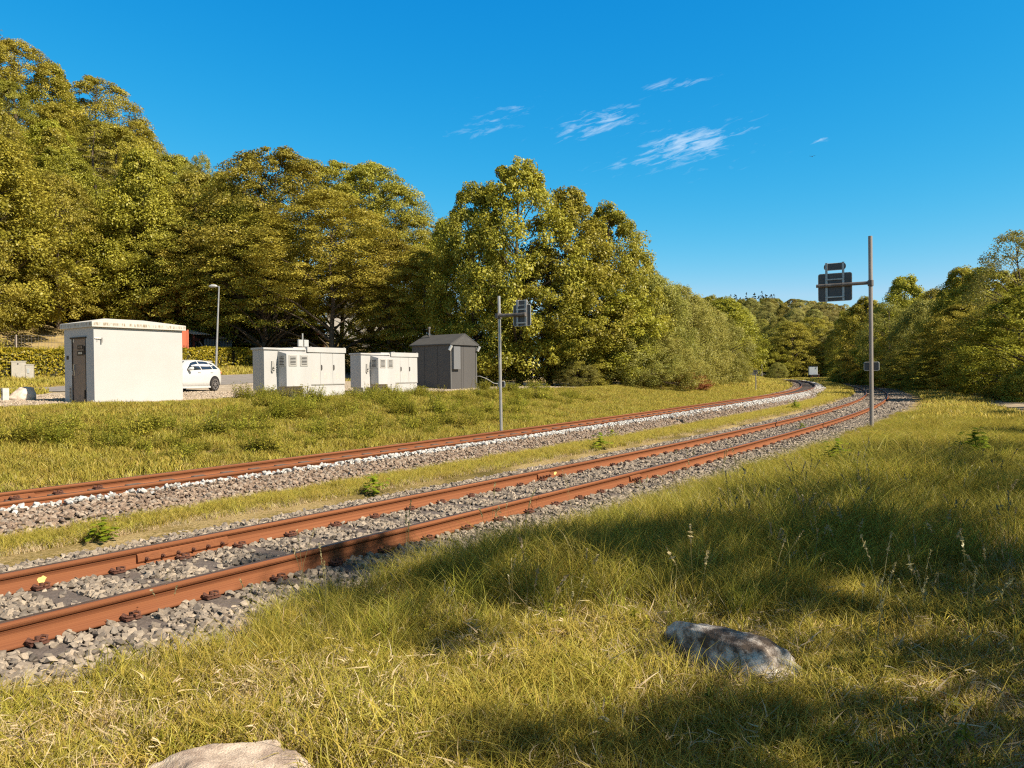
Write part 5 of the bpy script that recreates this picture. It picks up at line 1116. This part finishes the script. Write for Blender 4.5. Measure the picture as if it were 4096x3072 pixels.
# wire fence on the left bank
def fence(x0, y0, x1, y1, h, npost, label):
    p = empty('wire_fence', (x0, y0, TZ(x0, y0)), 0, label, 'fence'); z0 = TZ(x0, y0)
    for i in range(npost):
        t = i/(npost-1); x, y = x0+(x1-x0)*t, y0+(y1-y0)*t; MB().tube([(x-x0, y-y0, TZ(x, y)-z0-.2), (x-x0, y-y0, TZ(x, y)-z0+h)], .04, 6).build('post', M_corrl, p)
    b = MB(); k = 60
    for zz in np.linspace(.1, h-.05, 7): b.tube([(x0+(x1-x0)*t-x0, y0+(y1-y0)*t-y0, TZ(x0+(x1-x0)*t, y0+(y1-y0)*t)-z0+zz) for t in np.linspace(0, 1, 24)], .009, 4, False)
    for t in np.linspace(0, 1, k): x, y = x0+(x1-x0)*t, y0+(y1-y0)*t; b.tube([(x-x0, y-y0, TZ(x, y)-z0+.1), (x-x0, y-y0, TZ(x, y)-z0+h-.05)], .007, 4, False)
    b.build('wire_mesh', M_galvd, p)
fence(-33.5, 42.5, -27.5, 53.0, 1.5, 5, 'wire mesh fence with thin posts across the grassy bank above the hedge')

# ------------------------------------------------------------------ far end of the line
Yt = 226.0; x = px_to(3257, Yt); z = TZ(x, Yt)
p = empty('parked_truck', (x, Yt, z+.12), R(-14), 'white truck tractor seen from behind, parked by the wood beyond the curve', 'truck')
MB().box(-1.2, 1.2, 1.9, 4.0, .95, 3.5).build('cab', mat('truck_white', (.66, .68, .70), .35), p, bevel=.12)
MB().box(-1.22, 1.22, 1.86, 2.1, 3.52, 3.72).box(-1.25, -1.15, 1.7, 1.8, 3.3, 3.7).box(1.15, 1.25, 1.7, 1.8, 3.3, 3.7).build('roof_rack', M_dark, p)
MB().box(-.45, .45, -2.6, 4.0, .75, .95).box(-1.15, 1.15, -.2, 1.6, .96, 1.15).box(-1.2, 1.2, -2.7, -2.6, .55, .85).build('chassis', M_dark, p)
MB().box(-.55, .55, -1.6, -.6, .96, 1.1).build('fifth_wheel', M_galvd, p)
for sx_ in (-1, 1):
    for yy in (-1.1, 3.2):
        MB().tube([(sx_*.75, yy, .5), (sx_*1.22, yy, .5)], .5, 20).build('wheel', M_tyre, p)
    MB().box(sx_*.98-.25, sx_*.98+.25, -1.75, -.45, 1.02, 1.10).build('mudguard', mat('pale_mudguard', (.6, .58, .55), .5), p, bevel=.03)
    MB().box(sx_*.85-.12, sx_*.85+.12, -2.73, -2.71, .6, .75).build('tail_light', M_red, p)
Yb = 236; x = px_to(3020, Yb); z = TZ(x, Yb); p = empty('roadside_building', (x, Yb, z-.1), 0, 'small building with a pale grey pitched roof behind the distance sign', 'building')
az_ = z_at(3022, 1471, Yb)-z+.2; MB().box(-3.4, 2.9, 0, 6, 0, 1.6).build('wall', M_house, p)
MB().prism([(-4, 1.5), (3.3, 1.5), (0, az_)], -.4, 6.4, 'y').build('roof', mat('pale_grey_roof', (.42, .38, .37), .7), p)
Yp = 205; x = px_to(3048, Yp); z = TZ(x, Yp); p = empty('utility_pole', (x, Yp, z), 0, 'thin wooden utility pole with a short crossarm beyond the curve', 'pole'); hp = z_at(3048, 1444, Yp)-z
MB().tube([(0, 0, -.2), (0, 0, hp)], .12, 8).build('pole', M_corrl, p); MB().box(-.05, 1.1, -.05, .05, hp-.35, hp-.22).build('crossarm', M_corrl, p)
# bird
p = MB(); bx, by, bz = px_to(3256, 160), 160, z_at(3256, 628, 160)
p.tube([(-.25, 0, 0), (0, 0, .02), (.28, 0, 0)], [.02, .09, .02], 8); p.add([(-.1, 0, .03), (.12, 0, .03), (.0, -.65, .16), (-.1, -.6, .16)], [(0, 1, 2, 3)]); p.add([(-.1, 0, .03), (.12, 0, .03), (.0, .65, .16), (-.1, .6, .16)], [(0, 1, 2, 3)])
o = p.build('bird', M_text); o.location = (bx, by, bz); o.rotation_euler = (0, 0, R(70)); tag(o, 'tiny dark bird gliding in the clear sky below the thin clouds', 'bird')

# ------------------------------------------------------------------ single plants in and beside the tracks
def seedling_mesh(seed, nl, leaf, h):
    r = np.random.default_rng(seed); V = []; Fc = []; T = []
    for i in range(nl):
        a = i*2.4+r.uniform(-.6, .6); ph = r.uniform(0, 1)**.8*1.5; rr_ = h*r.uniform(.55, 1.05)*(1+.25*math.sin(3*a)); q = rr_*math.sin(ph)*.95; zc = rr_*math.cos(ph)*.85+.03; c = np.array((q*math.cos(a)*.8, q*math.sin(a)*.8, zc)); t = r.uniform()
        tilt = np.array((math.cos(a), math.sin(a), -.25)); tilt /= np.linalg.norm(tilt); sd = np.cross(tilt, (0, 0, 1)); sd /= np.linalg.norm(sd); b0 = len(V); Ls = leaf*r.uniform(.7, 1.15)
        for u, w_ in ((-.45, 0), (-.35, .45), (-.05, .28), (.0, .62), (.25, .30), (.6, .0), (.25, -.30), (0, -.62), (-.05, -.28), (-.35, -.45)): V.append(tuple(c+tilt*u*Ls+sd*w_*Ls+np.array((0, 0, -.12*abs(w_)*Ls)))); T.append(t)
        V.append(tuple(c+np.array((0, 0, .01)))); T.append(t); Fc += [(b0+k, b0+(k+1) % 10, b0+10) for k in range(10)]
        b0 = len(V); base = np.array((0, 0, -.02)); V += [tuple(base), tuple(base+(.006, 0, 0)), tuple(c)]; T += [0]*3; Fc.append((b0, b0+1, b0+2))
    me = mesh_np('leaves', V, Fc); attr_tint(me, T); me.materials.append(M_seedling); return me
SDM = [seedling_mesh(300+i, 60, .085, .30) for i in range(3)]
def seedling(px, py, size, v, label, z=.05):
    Y = (EYE-z)*3100/(py-hor(px)); x = px_to(px, Y); r_ = empty('maple_seedling', (x, Y, z), v*2.0, label, 'plant')
    o = bpy.data.objects.new('leaves', SDM[v]); col.objects.link(o); o.parent = r_; o.scale = (size,)*3
seedling(405, 2165, .85, 0, 'bushy yellow green seedling at the left edge of the grass strip between the tracks')
seedling(1490, 1975, .95, 1, 'leafy maple seedling in the grass strip near the middle of the siding')
seedling(2400, 1800, 1.25, 2, 'small seedling in the grass strip behind the siding, before the far rails converge')
seedling(3180, 1640, 1.6, 0, 'low leafy plant in the grass strip just left of the near signal pole')
seedling(2445, 1752, .8, 1, 'tiny seedling farther along the grass strip')
seedling(3345, 1835, 1.0, 2, 'broad leaved plant standing out pale in the tall grass beside the siding', z=.42)
seedling(3205, 1720, .7, 1, 'small plant growing against the near rail of the siding')
seedling(3900, 1800, 1.3, 0, 'broad leaved plant in the shaded grass at the right', z=.4)
